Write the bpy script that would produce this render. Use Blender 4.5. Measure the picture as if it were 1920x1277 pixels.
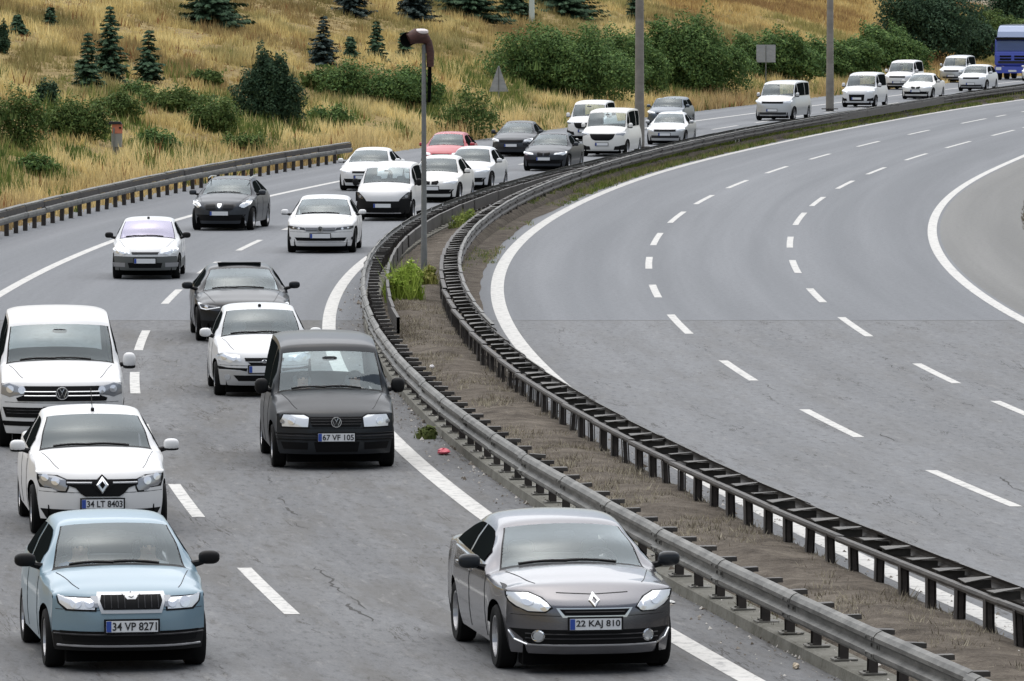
import bpy, bmesh, math, random
import numpy as np
from mathutils import Vector, Matrix

# ---------------------------------------------------------------- camera, sky, sun, exposure
for o in list(bpy.data.objects):
    bpy.data.objects.remove(o)
SC = bpy.context.scene
COL = SC.collection
R_ = math.radians
FPX, CAMH = 12000.0, 6.8                      # focal length in pixels of the 1920-wide photo, height above the road
TH = math.atan((638.5 + 15) / FPX)            # downward pitch
cam_d = bpy.data.cameras.new('camera')
cam = bpy.data.objects.new('camera', cam_d)
COL.objects.link(cam)
cam_d.sensor_width = 36.0
cam_d.lens = FPX / 1920.0 * 36.0
cam_d.clip_start, cam_d.clip_end = 1.0, 6000.0
cam.location = (0, 0, CAMH)
cam.rotation_euler = (math.pi / 2 - TH, 0, 0)
SC.camera = cam

SUN_EL, SUN_AZ = R_(74), R_(-20)
world = bpy.data.worlds.new('World')
SC.world = world
world.use_nodes = True
wn = world.node_tree
wn.nodes.clear()
w_out = wn.nodes.new('ShaderNodeOutputWorld')
w_bg = wn.nodes.new('ShaderNodeBackground')
w_hs = wn.nodes.new('ShaderNodeHueSaturation')
w_sky = wn.nodes.new('ShaderNodeTexSky')
w_sky.sky_type = 'NISHITA'
w_sky.sun_disc = False
w_sky.sun_elevation = SUN_EL
w_sky.sun_rotation = SUN_AZ
w_sky.air_density, w_sky.dust_density, w_sky.ozone_density = 1.2, 2.0, 1.0
w_hs.inputs['Saturation'].default_value = 0.55
w_bg.inputs['Strength'].default_value = 0.06
wn.links.new(w_sky.outputs[0], w_hs.inputs['Color'])
wn.links.new(w_hs.outputs[0], w_bg.inputs['Color'])
wn.links.new(w_bg.outputs[0], w_out.inputs['Surface'])

sun_d = bpy.data.lights.new('sun', 'SUN')
sun_d.energy = 1.5
sun_d.angle = R_(112)
sun_d.color = (1.0, 0.98, 0.945)
sun = bpy.data.objects.new('sun', sun_d)
COL.objects.link(sun)
_sd = Vector((math.sin(SUN_AZ) * math.cos(SUN_EL), math.cos(SUN_AZ) * math.cos(SUN_EL), math.sin(SUN_EL)))
sun.rotation_euler = _sd.to_track_quat('Z', 'Y').to_euler()
sun.location = (0, 40, 80)

SC.view_settings.view_transform = 'Standard'
SC.view_settings.look = 'None'
SC.view_settings.gamma = 1.0
SC.view_settings.use_curve_mapping = False
SC.view_settings.exposure = 1.36
SC.cycles.pixel_filter_width = 1.8
SC.cycles.max_bounces = 6
SC.cycles.transparent_max_bounces = 12

rnd = random.Random(7)
RNG = np.random.default_rng(7)

# ---------------------------------------------------------------- picture point -> place
_c, _s = math.cos(TH), math.sin(TH)
def ray(x, y):
    u, v = (x - 960) / FPX, (638.5 - y) / FPX
    return np.array([u, _c + v * _s, -_s + v * _c])
def at(x, y, z=0.0):
    d = ray(x, y)
    t = (z - CAMH) / d[2]
    return d[0] * t, d[1] * t

# ---------------------------------------------------------------- materials
def mat(name, col=(.5, .5, .5), rough=.5, metal=0.0, coat=0.0, spec=.5):
    m = bpy.data.materials.new(name)
    m.use_nodes = True
    b = m.node_tree.nodes['Principled BSDF']
    b.inputs['Base Color'].default_value = (*col, 1)
    b.inputs['Roughness'].default_value = rough
    b.inputs['Metallic'].default_value = metal
    b.inputs['Coat Weight'].default_value = coat
    b.inputs['Coat Roughness'].default_value = .04
    b.inputs['Specular IOR Level'].default_value = spec
    return m
def N(m, t, **kw):
    n = m.node_tree.nodes.new(t)
    for k, v in kw.items():
        setattr(n, k, v)
    return n
def L(m, a, b):
    m.node_tree.links.new(a, b)
def bsdf(m):
    return m.node_tree.nodes['Principled BSDF']
def noise(m, vec, scale, detail=4, rough=.6, dist=0.0):
    n = N(m, 'ShaderNodeTexNoise')
    n.inputs['Scale'].default_value = scale
    n.inputs['Detail'].default_value = detail
    n.inputs['Roughness'].default_value = rough
    n.inputs['Distortion'].default_value = dist
    L(m, vec, n.inputs['Vector'])
    return n.outputs['Fac']
def ramp(m, fac, stops):
    r = N(m, 'ShaderNodeValToRGB')
    e = r.color_ramp.elements
    while len(e) < len(stops):
        e.new(.5)
    for i, (p, c) in enumerate(stops):
        e[i].position = p
        e[i].color = (*c, 1) if len(c) == 3 else c
    L(m, fac, r.inputs['Fac'])
    return r.outputs['Color']
def mix(m, fac, a, b, mode='MIX'):
    n = N(m, 'ShaderNodeMix', data_type='RGBA', blend_type=mode)
    for sock, v in ((n.inputs[0], fac), (n.inputs[6], a), (n.inputs[7], b)):
        if isinstance(v, (int, float)):
            sock.default_value = v
        elif isinstance(v, tuple):
            sock.default_value = (*v, 1)
        else:
            L(m, v, sock)
    return n.outputs[2]
def mth(m, op, a, b=0.0):
    n = N(m, 'ShaderNodeMath', operation=op)
    for i, v in enumerate((a, b)):
        if isinstance(v, (int, float)):
            n.inputs[i].default_value = v
        else:
            L(m, v, n.inputs[i])
    return n.outputs[0]
def scaled(m, vec, sc):
    n = N(m, 'ShaderNodeMapping')
    n.inputs['Scale'].default_value = sc
    L(m, vec, n.inputs['Vector'])
    return n.outputs[0]
def bump(m, h, strength=.3, dist=.02):
    n = N(m, 'ShaderNodeBump')
    n.inputs['Strength'].default_value = strength
    n.inputs['Distance'].default_value = dist
    L(m, h, n.inputs['Height'])
    L(m, n.outputs[0], bsdf(m).inputs['Normal'])
def attr(m, name):
    return N(m, 'ShaderNodeAttribute', attribute_name=name)
def pos(m):
    return N(m, 'ShaderNodeNewGeometry').outputs['Position']
def objco(m):
    return N(m, 'ShaderNodeTexCoord').outputs['Object']

def asphalt(name, lo, hi, old, amt=1.0):
    m = mat(name, rough=.9, spec=.25)
    st = attr(m, 'st').outputs['Vector']
    P = pos(m)
    streak = noise(m, scaled(m, st, (.007, .75, 1)), 1.0, 4, .55)
    blotch = noise(m, scaled(m, st, (.012, .42, 1)), 1.0, 5, .6)
    col = mix(m, ramp(m, streak, [(.36, (0, 0, 0)), (.66, (1, 1, 1))]), lo, hi)
    b = bsdf(m)
    dark = tuple(v * .84 for v in lo)
    col = mix(m, mth(m, 'MULTIPLY', ramp(m, blotch, [(.44, (0, 0, 0)), (.7, (1, 1, 1))]), .7), col, dark)
    grain = noise(m, P, 38 if old else 55, 3, .8)
    col = mix(m, ramp(m, grain, [(.3, (.78, .78, .78)), (.52, (1, 1, 1)), (.75, (1.18, 1.17, 1.15))]), (0, 0, 0), col, 'MIX') if False else \
        mix(m, 1.0, col, ramp(m, grain, [(.3, (.74, .74, .74)), (.5, (.97, .97, .97)), (.72, (1.2, 1.19, 1.17))]), 'MULTIPLY')
    fleck = noise(m, scaled(m, st, (2.4, 8.5, 1)), 1.0, 6, .78)
    col = mix(m, 1.0, col, ramp(m, fleck, [(.33, (.50, .49, .48)), (.45, (.95, .95, .95)), (.56, (1.02, 1.02, 1.02)), (.68, (1.22, 1.21, 1.19))] if old else [(.3, (.86, .86, .86)), (.5, (1, 1, 1)), (.72, (1.10, 1.10, 1.10))]), 'MULTIPLY')
    if old:
        # worn, brownish patches, crack lines along and across the lanes
        wear = noise(m, scaled(m, st, (.12, .8, 1)), 1.3, 6, .7)
        col = mix(m, mth(m, 'MULTIPLY', ramp(m, wear, [(.46, (0, 0, 0)), (.62, (1, 1, 1))]), .7 * amt), col, (.105, .101, .095))
        mud = noise(m, scaled(m, st, (.5, 2.6, 1)), 1.9, 8, .8)
        col = mix(m, mth(m, 'MULTIPLY', ramp(m, mud, [(.53, (0, 0, 0)), (.66, (1, 1, 1))]), .7 * amt), col, (.066, .062, .058))
        pale = noise(m, scaled(m, st, (.4, 2.0, 1)), 2.3, 7, .8)
        col = mix(m, mth(m, 'MULTIPLY', ramp(m, pale, [(.56, (0, 0, 0)), (.68, (1, 1, 1))]), .5), col, (.25, .245, .235))
        n1 = noise(m, scaled(m, st, (.045, .55, 1)), 1.0, 7, .66, .5)
        line = mth(m, 'LESS_THAN', mth(m, 'ABSOLUTE', mth(m, 'SUBTRACT', n1, .5)), .0035)
        msk = ramp(m, noise(m, scaled(m, st, (.22, .5, 1)), 1.3, 4, .7), [(.50, (0, 0, 0)), (.56, (1, 1, 1))])
        n2 = noise(m, scaled(m, st, (.5, .16, 1)), 1.0, 6, .66, .4)
        line2 = mth(m, 'LESS_THAN', mth(m, 'ABSOLUTE', mth(m, 'SUBTRACT', n2, .47)), .0035)
        msk2 = ramp(m, noise(m, scaled(m, st, (.2, .4, 1)), 1.6, 4, .7), [(.56, (0, 0, 0)), (.61, (1, 1, 1))])
        cr = mth(m, 'MAXIMUM', mth(m, 'MULTIPLY', line, msk), mth(m, 'MULTIPLY', mth(m, 'MULTIPLY', line2, msk2), .5))
        pot = ramp(m, noise(m, scaled(m, st, (.45, 2.2, 1)), 1.0, 6, .75), [(.645, (0, 0, 0)), (.69, (1, 1, 1))])
        col = mix(m, mth(m, 'MULTIPLY', mth(m, 'MAXIMUM', cr, pot), .75), col, (.045, .04, .036))
    L(m, col, b.inputs['Base Color'])
    bump(m, grain, .35, .01)
    return m
M = {}
M['asphalt_old'] = asphalt('asphalt_old', (.125, .127, .131), (.174, .177, .181), True)
M['asphalt_mid'] = asphalt('asphalt_mid', (.150, .154, .160), (.190, .195, .202), True, .45)
M['asphalt_shoulder'] = asphalt('asphalt_shoulder', (.152, .152, .147), (.192, .191, .184), False)
M['asphalt_new'] = asphalt('asphalt_new', (.149, .156, .166), (.189, .196, .207), False)

def paintline():
    m = mat('line_paint', rough=.7)
    P = pos(m)
    w = noise(m, P, 5.5, 6, .75)
    col = mix(m, ramp(m, w, [(.38, (1, 1, 1)), (.50, (0, 0, 0))]), (.47, .46, .435), (.25, .247, .24))
    L(m, col, bsdf(m).inputs['Base Color'])
    return m
M['line'] = paintline()

def ground(name, cols, sc=1.5, rough=1.0, bstr=.8, bdist=.06):
    m = mat(name, rough=rough, spec=.1)
    P = pos(m)
    f = noise(m, P, sc, 8, .72)
    f2 = noise(m, P, sc * 14, 4, .75)
    k = mth(m, 'ADD', mth(m, 'MULTIPLY', f, .6), mth(m, 'MULTIPLY', f2, .4))
    n = len(cols)
    L(m, ramp(m, k, [(.36 + .28 * i / (n - 1), c) for i, c in enumerate(cols)]), bsdf(m).inputs['Base Color'])
    bump(m, k, bstr, bdist)
    return m
M['soil'] = ground('dry_soil', [(.036, .030, .024), (.075, .063, .051), (.12, .103, .084), (.18, .158, .13)], 1.9)
M['hill'] = ground('dry_hill_soil', [(.12, .09, .045), (.22, .165, .075), (.30, .225, .10)], .6)
M['concrete'] = ground('weathered_concrete', [(.10, .097, .08), (.165, .16, .138), (.22, .213, .19)], 1.8, .9, .4, .01)
M['kerbmoss'] = M['concrete']
M['verge'] = ground('verge_soil', [(.15, .125, .085), (.21, .175, .12), (.25, .215, .16)], 1.0)
M['sealant'] = mat('joint_sealant', (.115, .114, .112), .85)

def steel(name, c0, c1, rough=.55, metal=.35, sc=3.0):
    m = mat(name, c0, rough, metal)
    P = pos(m)
    f = noise(m, scaled(m, P, (1, 1, 2.5)), sc, 6, .7)
    L(m, ramp(m, f, [(.35, c0), (.65, c1)]), bsdf(m).inputs['Base Color'])
    return m
M['galv'] = steel('galvanised_steel', (.055, .053, .047), (.165, .16, .147), .55, .3, 2.2)
M['galv2'] = steel('dull_galvanised_steel', (.10, .093, .08), (.19, .18, .155), .65, .2)
M['rust'] = steel('brown_shaded_weathered_steel', (.022, .018, .016), (.05, .041, .035), .75, .1)  # shade on the rails and posts is put into this brown
M['rail_dark'] = steel('dark_shaded_weathered_steel', (.030, .026, .023), (.075, .066, .058), .6, .2)  # darkened further than weathering: the rail's shaded side is in the colour
M['plate_steel'] = steel('grey_spacer_steel', (.035, .031, .027), (.095, .087, .076), .6, .25)
M['pole'] = steel('grey_brown_pole_steel', (.16, .145, .125), (.235, .215, .19), .6, .2, .8)
M['pole_dark'] = steel('grey_pole_steel', (.12, .125, .12), (.19, .195, .19), .6, .2, .8)

# ---------------------------------------------------------------- mesh helpers
def link(o, parent=None):
    COL.objects.link(o)
    if parent is not None:
        o.parent = parent
    return o
def empty(name, loc=(0, 0, 0), rz=0.0):
    o = bpy.data.objects.new(name, None)
    o.empty_display_size = .3
    COL.objects.link(o)
    o.location = loc
    o.rotation_euler = (0, 0, rz)
    return o
def tag(o, label=None, cat=None, group=None, kind=None):
    if label: o['label'] = label
    if cat: o['category'] = cat
    if group: o['group'] = group
    if kind: o['kind'] = kind
    return o
def mesh(name, V, F, mats, smooth=False, mi=None, sharp=None, fix=False, merge=0.0):
    me = bpy.data.meshes.new(name)
    me.from_pydata([tuple(map(float, v)) for v in V], [], [tuple(int(i) for i in f) for f in F])
    if not isinstance(mats, (list, tuple)):
        mats = [mats]
    for m in mats:
        me.materials.append(m)
    if mi is not None:
        me.polygons.foreach_set('material_index', mi)
    if fix or merge:
        bm = bmesh.new()
        bm.from_mesh(me)
        if merge:
            bmesh.ops.remove_doubles(bm, verts=bm.verts, dist=merge)
            bmesh.ops.dissolve_degenerate(bm, edges=bm.edges, dist=merge * .5)
        if fix:
            bmesh.ops.recalc_face_normals(bm, faces=bm.faces)
        bm.to_mesh(me)
        bm.free()
    if smooth:
        me.polygons.foreach_set('use_smooth', [True] * len(me.polygons))
        if sharp:
            me.set_sharp_from_angle(angle=R_(sharp))
    me.update()
    return me
def obj(name, me, parent=None, loc=None, rot=None):
    o = bpy.data.objects.new(name, me)
    link(o, parent)
    if loc is not None: o.location = loc
    if rot is not None: o.rotation_euler = rot
    return o
def fastmesh(name, V, F, m, col=None, smooth=False):
    """V (n,3), F (k,3 or 4) numpy arrays, col (n,3) vertex colours."""
    me = bpy.data.meshes.new(name)
    n, k, q = len(V), len(F), F.shape[1]
    me.vertices.add(n)
    me.vertices.foreach_set('co', np.asarray(V, np.float32).ravel())
    me.loops.add(k * q)
    me.loops.foreach_set('vertex_index', np.asarray(F, np.int32).ravel())
    me.polygons.add(k)
    me.polygons.foreach_set('loop_start', np.arange(0, k * q, q, dtype=np.int32))
    me.polygons.foreach_set('loop_total', np.full(k, q, np.int32))
    me.update(calc_edges=True)
    if smooth:
        me.polygons.foreach_set('use_smooth', np.ones(k, bool))
    if col is not None:
        a = me.attributes.new('tint', 'FLOAT_COLOR', 'POINT')
        a.data.foreach_set('color', np.concatenate([col, np.ones((n, 1))], 1).astype(np.float32).ravel())
    me.materials.append(m)
    me.validate()
    return me
class MB:
    """collects boxes, tubes and lathes into one mesh"""
    def __init__(self):
        self.V, self.F = [], []
    def add(self, V, F):
        n = len(self.V)
        self.V += [tuple(v) for v in V]
        self.F += [tuple(i + n for i in f) for f in F]
        return self
    def box(self, c, s, rz=0.0, taper=1.0):
        x, y, z = (v / 2 for v in s)
        P = [(-x, -y, -z), (x, -y, -z), (x, y, -z), (-x, y, -z), (-x * taper, -y * taper, z), (x * taper, -y * taper, z), (x * taper, y * taper, z), (-x * taper, y * taper, z)]
        ca, sa = math.cos(rz), math.sin(rz)
        P = [(c[0] + a * ca - b * sa, c[1] + a * sa + b * ca, c[2] + d) for a, b, d in P]
        return self.add(P, [(0, 3, 2, 1), (4, 5, 6, 7), (0, 1, 5, 4), (1, 2, 6, 5), (2, 3, 7, 6), (3, 0, 4, 7)])
    def tube(self, pts, rad, n=8, cap=True):
        pts = [Vector(p) for p in pts]
        if isinstance(rad, (int, float)): rad = [rad] * len(pts)
        V, F = [], []
        for i, p in enumerate(pts):
            d = (pts[min(i + 1, len(pts) - 1)] - pts[max(i - 1, 0)]).normalized()
            a = d.orthogonal().normalized() if i == 0 else (a - d * a.dot(d)).normalized()
            b = d.cross(a)
            V += [p + (a * math.cos(2 * math.pi * k / n) + b * math.sin(2 * math.pi * k / n)) * rad[i] for k in range(n)]
        for i in range(len(pts) - 1):
            F += [(i * n + k, i * n + (k + 1) % n, (i + 1) * n + (k + 1) % n, (i + 1) * n + k) for k in range(n)]
        if cap:
            F += [tuple(range(n - 1, -1, -1)), tuple((len(pts) - 1) * n + k for k in range(n))]
        return self.add(V, F)
    def lathe(self, prof, n=24, axis='X', c=(0, 0, 0)):
        """prof: (along, radius) pairs"""
        V, F = [], []
        for a, r in prof:
            for k in range(n):
                t = 2 * math.pi * k / n
                p = (a, r * math.cos(t), r * math.sin(t)) if axis == 'X' else ((r * math.cos(t), a, r * math.sin(t)) if axis == 'Y' else (r * math.cos(t), r * math.sin(t), a))
                V.append((p[0] + c[0], p[1] + c[1], p[2] + c[2]))
        for i in range(len(prof) - 1):
            F += [(i * n + k, i * n + (k + 1) % n, (i + 1) * n + (k + 1) % n, (i + 1) * n + k) for k in range(n)]
        return self.add(V, F)
    def blob(self, c, s, nu=14, nv=9, p=2.6):
        """superellipsoid"""
        V, F = [], []
        f = lambda v, e: math.copysign(abs(v) ** (2 / e), v)
        for i in range(nv + 1):
            a = -math.pi / 2 + math.pi * i / nv
            for k in range(nu):
                t = 2 * math.pi * k / nu
                V.append((c[0] + s[0] / 2 * f(math.cos(a), p) * f(math.cos(t), p), c[1] + s[1] / 2 * f(math.cos(a), p) * f(math.sin(t), p), c[2] + s[2] / 2 * f(math.sin(a), p)))
        for i in range(nv):
            F += [(i * nu + k, i * nu + (k + 1) % nu, (i + 1) * nu + (k + 1) % nu, (i + 1) * nu + k) for k in range(nu)]
        return self.add(V, F)
    def mesh(self, name, m, smooth=False, sharp=35, merge=0.0005):
        return mesh(name, self.V, self.F, m, smooth, None, sharp if smooth else None, True, merge)
    def build(self, name, m, parent=None, smooth=False, sharp=35):
        return obj(name, self.mesh(name, m, smooth, sharp), parent)

# ---------------------------------------------------------------- the lines of the motorway (all offset curves X(Y) on the ground)
TR = {
 'D': ([(1387,1266),(1256,1187),(906,966),(828,904),(740,828.6),(620,638),(620,611.5),(626,562),(649,523),(685.6,486.6)],0),
 'B': ([(0,553),(100,500),(208,455),(323,412.5),(360,404),(492,370),(633,342),(1311,225.6),(1408,213.5)],0),
 'C': ([(503,1108),(346,939),(253.5,718),(266,638),(322,556),(389,502),(470,460),(1360,239)],0),
 'G': ([(1912,1180),(1837,1146),(1744,1105),(1654,1066),(1567,1028),(1485,987),(1417,955),(1350,927),(1085,738),(1025,700),(994,669.5),(962.5,629),(940.6,588),(933,550.5),(934,519),(947,488),(972,456.6),(1016,422),(1080,384),(1151,354),(1222.5,328),(1294,305.5),(1365,289.6),(1400,282),(1475,265),(1570,244),(1600,240),(1695,222),(1790,205.5),(1920,186.5)],0),
 'F': ([(1884,1206),(1830,1180),(1777.5,1161),(1727,1139),(1680,1114),(1633,1095.6),(1589,1077),(1547,1058),(1507.5,1045),(1470,1024),(1435,1007.5),(1400.6,990.6),(1367.6,975.6),(1194,882),(1110,841),(1031,791),(978,747),(941,713),(890.5,678),(840,588),(825,544)],.12),
 'K': ([(1884,1094),(1920,1109),(1421,905),(1000,691),(953,651),(912.4,613),(878,579),(853,538),(843.5,500),(865.5,456.6),(922,403),(1016,353),(1080,325.7),(1139,302),(1199,286.5),(1270,270),(1341,254.5),(1400,243),(1475,232),(1546,219),(1617,207),(1695,193.5),(1790,177.5),(1914,160)],.6),
 'E': ([(1856,1277),(1762,1232),(1575,1150),(1387.5,1052.5),(1200,971),(1110,922.6),(1031.5,879),(953,832),(890.5,791),(828,738),(771.5,688),(728,644),(706,609),(699.5,579),(690,538),(687,500),(691.7,478.5),(712,450),(743,425),(771.5,403),(815,387),(878,363),(953,340),(1037,316),(1080,309),(1222.5,275.5),(1294,258.5),(1400,235.5),(1475,227),(1546,214.5),(1617,203),(1700,191),(1830,169),(1914,157.5)],.65),
 'A': ([(14,444),(32,437),(106,419),(177,400),(248,382),(319,368),(443,338),(531,324),(602,311),(640,306)],0),
 'J': ([(1920,602),(1867.5,572),(1803,525),(1760,469),(1747,425.6),(1773,378),(1824.5,335),(1920,294)],0),
 'H': ([(1829,916),(1552,794),(1384,695),(1273,608),(1229,545),(1219,492),(1230,449),(1267,407),(1320,374),(1384,345),(1456,318.5),(1537,294),(1626,270),(1725,248),(1825,227)],0),
 'I': ([(1750,700),(1604,613),(1530,552),(1491,499),(1480,454),(1498,410),(1533,378),(1583,347),(1643,321),(1715,294),(1798,271),(1884,249)],0),
}
YG = np.arange(20., 702., 2.)
def smooth_curve(P, lam):
    """Whittaker smoother on the grid YG: follows the points, with slowly changing bend."""
    n = len(YG)
    A = np.zeros((n, n)); b = np.zeros(n)
    for X, Y, w in P:
        f = (Y - YG[0]) / 2.0
        i = int(f); f -= i
        for a, fa in ((i, 1 - f), (i + 1, f)):
            b[a] += w * fa * X
            for c2, fc in ((i, 1 - f), (i + 1, f)):
                A[a, c2] += w * fa * fc
    D3 = np.diff(np.eye(n), 3, axis=0)
    A += lam * D3.T @ D3 + 1e-9 * np.eye(n)
    return np.linalg.solve(A, b)
def rail_z(k, y, z):      # the rails stand higher above the road where the raised earth of the median ends
    return z + {'K': .13, 'E': .08}.get(k, 0) * min(1, max(0, (690 - y) / 130))
RAW = {k: [(*at(x, y, rail_z(k, y, z)), 1.0) for x, y in p] for k, (p, z) in TR.items()}
CV = {}
CV['H'] = smooth_curve(RAW['H'], 3e4)
hh = lambda Y: np.interp(Y, YG, CV['H'])
for k, off in (('I', 3.62), ('J', 7.3), ('G', -3.65)):
    o0 = {'I': 3.6, 'J': 7.25, 'G': -3.68}[k]
    extra = [(hh(Y) + o0 * math.sqrt(1 + ((hh(Y + 2) - hh(Y - 2)) / 4) ** 2), Y, .03) for Y in list(range(30, 80, 10)) + list(range(300, 520, 20))]
    CV[k] = smooth_curve(RAW[k] + extra, 2e4)
CV['E'] = smooth_curve(RAW['E'] + [(gx, Y, .0) for gx, Y in ()], 2e4)
ee = lambda Y: np.interp(Y, YG, CV['E'])
CV['B'] = smooth_curve(RAW['B'] + [(ee(Y) - 9.0, Y, .3) for Y in (50, 65, 80)] + [(ee(Y) - 8.2, Y, .1) for Y in (390, 430, 470)], 3e4)
bb = lambda Y: np.interp(Y, YG, CV['B'])
CV['D'] = smooth_curve(RAW['D'] + [(ee(Y) - .65, Y, .1) for Y in range(190, 520, 30)], 2e4)
CV['C'] = smooth_curve(RAW['C'] + [(bb(Y) + 3.78, Y, .1) for Y in range(190, 520, 30)], 2e4)
gg = lambda Y: np.interp(Y, YG, CV['G'])
CV['K'] = smooth_curve(RAW['K'] + [(gg(Y) - .6, Y, .6) for Y in range(215, 520, 15)], 2e4)
CV['F'] = smooth_curve(RAW['F'] + [(np.interp(Y, YG, CV['K']) - .40, Y, .1) for Y in range(160, 520, 30)], 2e4)
CV['A'] = smooth_curve(RAW['A'] + [(bb(Y) - 3.4, Y, .1) for Y in list(range(30, 170, 20)) + list(range(280, 520, 20))], 2e4)
def cx(k, Y, off=0.0):
    """X of curve k at depth Y, shifted sideways (to the right) by off."""
    x = np.interp(Y, YG, CV[k])
    if off is 0.0: return x
    s = slope(k, Y)
    return x + off * np.sqrt(1 + s * s)
def slope(k, Y):
    return (np.interp(np.asarray(Y) + 3.0, YG, CV[k]) - np.interp(np.asarray(Y) - 3.0, YG, CV[k])) / 6.0
def along(k, Y0, step, n, off=0.0):
    """n places at equal distance along curve k: (x, y, heading)"""
    out, Y = [], Y0
    for _ in range(n):
        s = float(slope(k, Y))
        x = float(cx(k, Y)) + off * math.cos(math.atan(s))
        y = Y - off * math.sin(math.atan(s))
        out.append((x, y, -math.atan(s)))
        Y += step / math.sqrt(1 + s * s)
    return out

def ribbon(name, fl, fr, Y0, Y1, step, m, z=0.0, cols=2, zf=None, ref='G'):
    ys = np.arange(Y0, Y1 + step * .5, step); ys[-1] = Y1
    V, F, ST = [], [], []
    arc = 0.0
    for i, Y in enumerate(ys):
        a, b = float(fl(Y)), float(fr(Y))
        if i: arc += (ys[i] - ys[i - 1])
        c0 = float(cx(ref, Y))
        for j in range(cols):
            t = j / (cols - 1)
            x = a + (b - a) * t
            V.append((x, Y, z if zf is None else zf(x, Y, t)))
            ST.append((Y, x - c0, 0))
    for i in range(len(ys) - 1):
        for j in range(cols - 1):
            F.append((i * cols + j, i * cols + j + 1, (i + 1) * cols + j + 1, (i + 1) * cols + j))
    me = mesh(name, V, F, m)
    a = me.attributes.new('st', 'FLOAT_VECTOR', 'POINT')
    a.data.foreach_set('vector', np.array(ST, np.float32).ravel())
    return me

# value noise for scattering
_tab = RNG.random((256, 256))
def vnoise(x, y):
    x, y = np.asarray(x, float), np.asarray(y, float)
    i, j = np.floor(x).astype(int), np.floor(y).astype(int)
    f, g = x - i, y - j
    f, g = f * f * (3 - 2 * f), g * g * (3 - 2 * g)
    t = lambda a, b: _tab[a % 256, b % 256]
    return (t(i, j) * (1 - f) + t(i + 1, j) * f) * (1 - g) + (t(i, j + 1) * (1 - f) + t(i + 1, j + 1) * f) * g
def fbm(x, y, o=4):
    s, a, tot = 0.0, 1.0, 0.0
    for k in range(o):
        s = s + a * vnoise(x * 2 ** k + 17 * k, y * 2 ** k + 31 * k); tot += a; a *= .55
    return s / tot

# ---------------------------------------------------------------- ground, hillside, roads
YN, YSEAM, YF = 24., 132.6, 640.
g = obj('ground', mesh('ground', [(-2500, -400, -.35), (2500, -400, -.35), (2500, 5000, -.35), (-2500, 5000, -.35)], [(0, 1, 2, 3)], M['verge']))
tag(g, 'dry earth ground stretching away around the motorway', kind='structure')

def hill_z(X, Y):
    t = cx('A', Y) - np.asarray(X, float) - .5
    t = t * .97
    base = np.where(t < 0, 0, np.where(t < 3, .08 * t * t / 3 * 1.2, .288 + .245 * (t - 3)))
    base = np.where(t > 34, .288 + .245 * 31 + .32 * (t - 34), base)
    base = np.where(t > 75, .288 + .245 * 31 + .32 * 41 + .05 * (t - 75), base)
    und = (fbm(X * .09 + 5, Y * .06) - .5) * np.clip(t / 6, 0, 1) * 1.6 + (fbm(X * .5, Y * .4) - .5) * np.clip(t / 2, 0, 1) * .35
    return base + und - .01
def hill_hit(x, y):
    """where the line of sight through picture point (x, y) meets the hillside"""
    d = ray(x, y)
    t = np.linspace(140, 636, 4000)
    X, Y, Z = d[0] * t, d[1] * t, CAMH + d[2] * t
    h = hill_z(X, Y)
    ok = np.nonzero(Z <= h)[0]
    i = ok[0] if len(ok) else len(t) - 1
    return float(X[i]), float(Y[i]), float(h[i])
def px_of(X, Y, Z):
    dz = Z - CAMH
    dep = Y * _c - dz * _s
    return 960 + FPX * X / dep, 638.5 - FPX * (Y * _s + dz * _c) / dep

ts = np.concatenate([np.linspace(0, 4, 9), np.linspace(5, 40, 36), np.linspace(44, 150, 22)])
ys = np.concatenate([np.arange(YN, 150, 6.), np.arange(150, 470, 1.5), np.arange(470, YF + 1, 5.)])
TT, YY = np.meshgrid(ts, ys)
XX = cx('A', YY) - .3 - TT
ZZ = hill_z(XX, YY)
ZZ[:, 0] = -.3
nv, nt = len(ys), len(ts)
idx = np.arange(nv * nt).reshape(nv, nt)
Fh = np.stack([idx[:-1, :-1], idx[1:, :-1], idx[1:, 1:], idx[:-1, 1:]], -1).reshape(-1, 4)
hill = obj('hillside', fastmesh('hillside', np.stack([XX, YY, ZZ], -1).reshape(-1, 3), Fh, M['hill'], smooth=True))
tag(hill, 'dry grassy slope rising beyond the far carriageway', kind='structure')

rdl = [obj('road', ribbon('road', lambda Y: cx('A', Y) - .8, lambda Y: cx('E', Y) + .02, a, b, 2., m, 0.0, 12, ref='D'))
       for a, b, m in ((YN, YSEAM, M['asphalt_old']), (YSEAM, YF, M['asphalt_new']))]
rdr = [obj('road', ribbon('road', lambda Y: cx('F', Y) + .12, lambda Y: cx('J', Y) + .22, a, b, 2., m, 0.0, 12, ref='G'))
       for a, b, m in ((YN, YSEAM, M['asphalt_mid']), (YSEAM, YF, M['asphalt_new']))]
for o, l in zip(rdl + rdr, ('worn cracked asphalt of the crowded carriageway in front of the seam', 'smooth blue-grey asphalt of the crowded carriageway curving away',
                            'worn cracked asphalt of the empty carriageway in front of the seam', 'smooth blue-grey asphalt of the empty carriageway curving away')):
    tag(o, l, kind='structure')
# hard shoulder of paler, dustier asphalt inside the bend
sh_ = obj('shoulder', ribbon('shoulder', lambda Y: cx('J', Y) + .22, lambda Y: cx('J', Y) + 2.7, YN, YF, 2., M['asphalt_shoulder'], 0.0, 6, ref='J'))
tag(sh_, 'pale dusty shoulder outside the white line of the empty carriageway', kind='structure')
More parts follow.
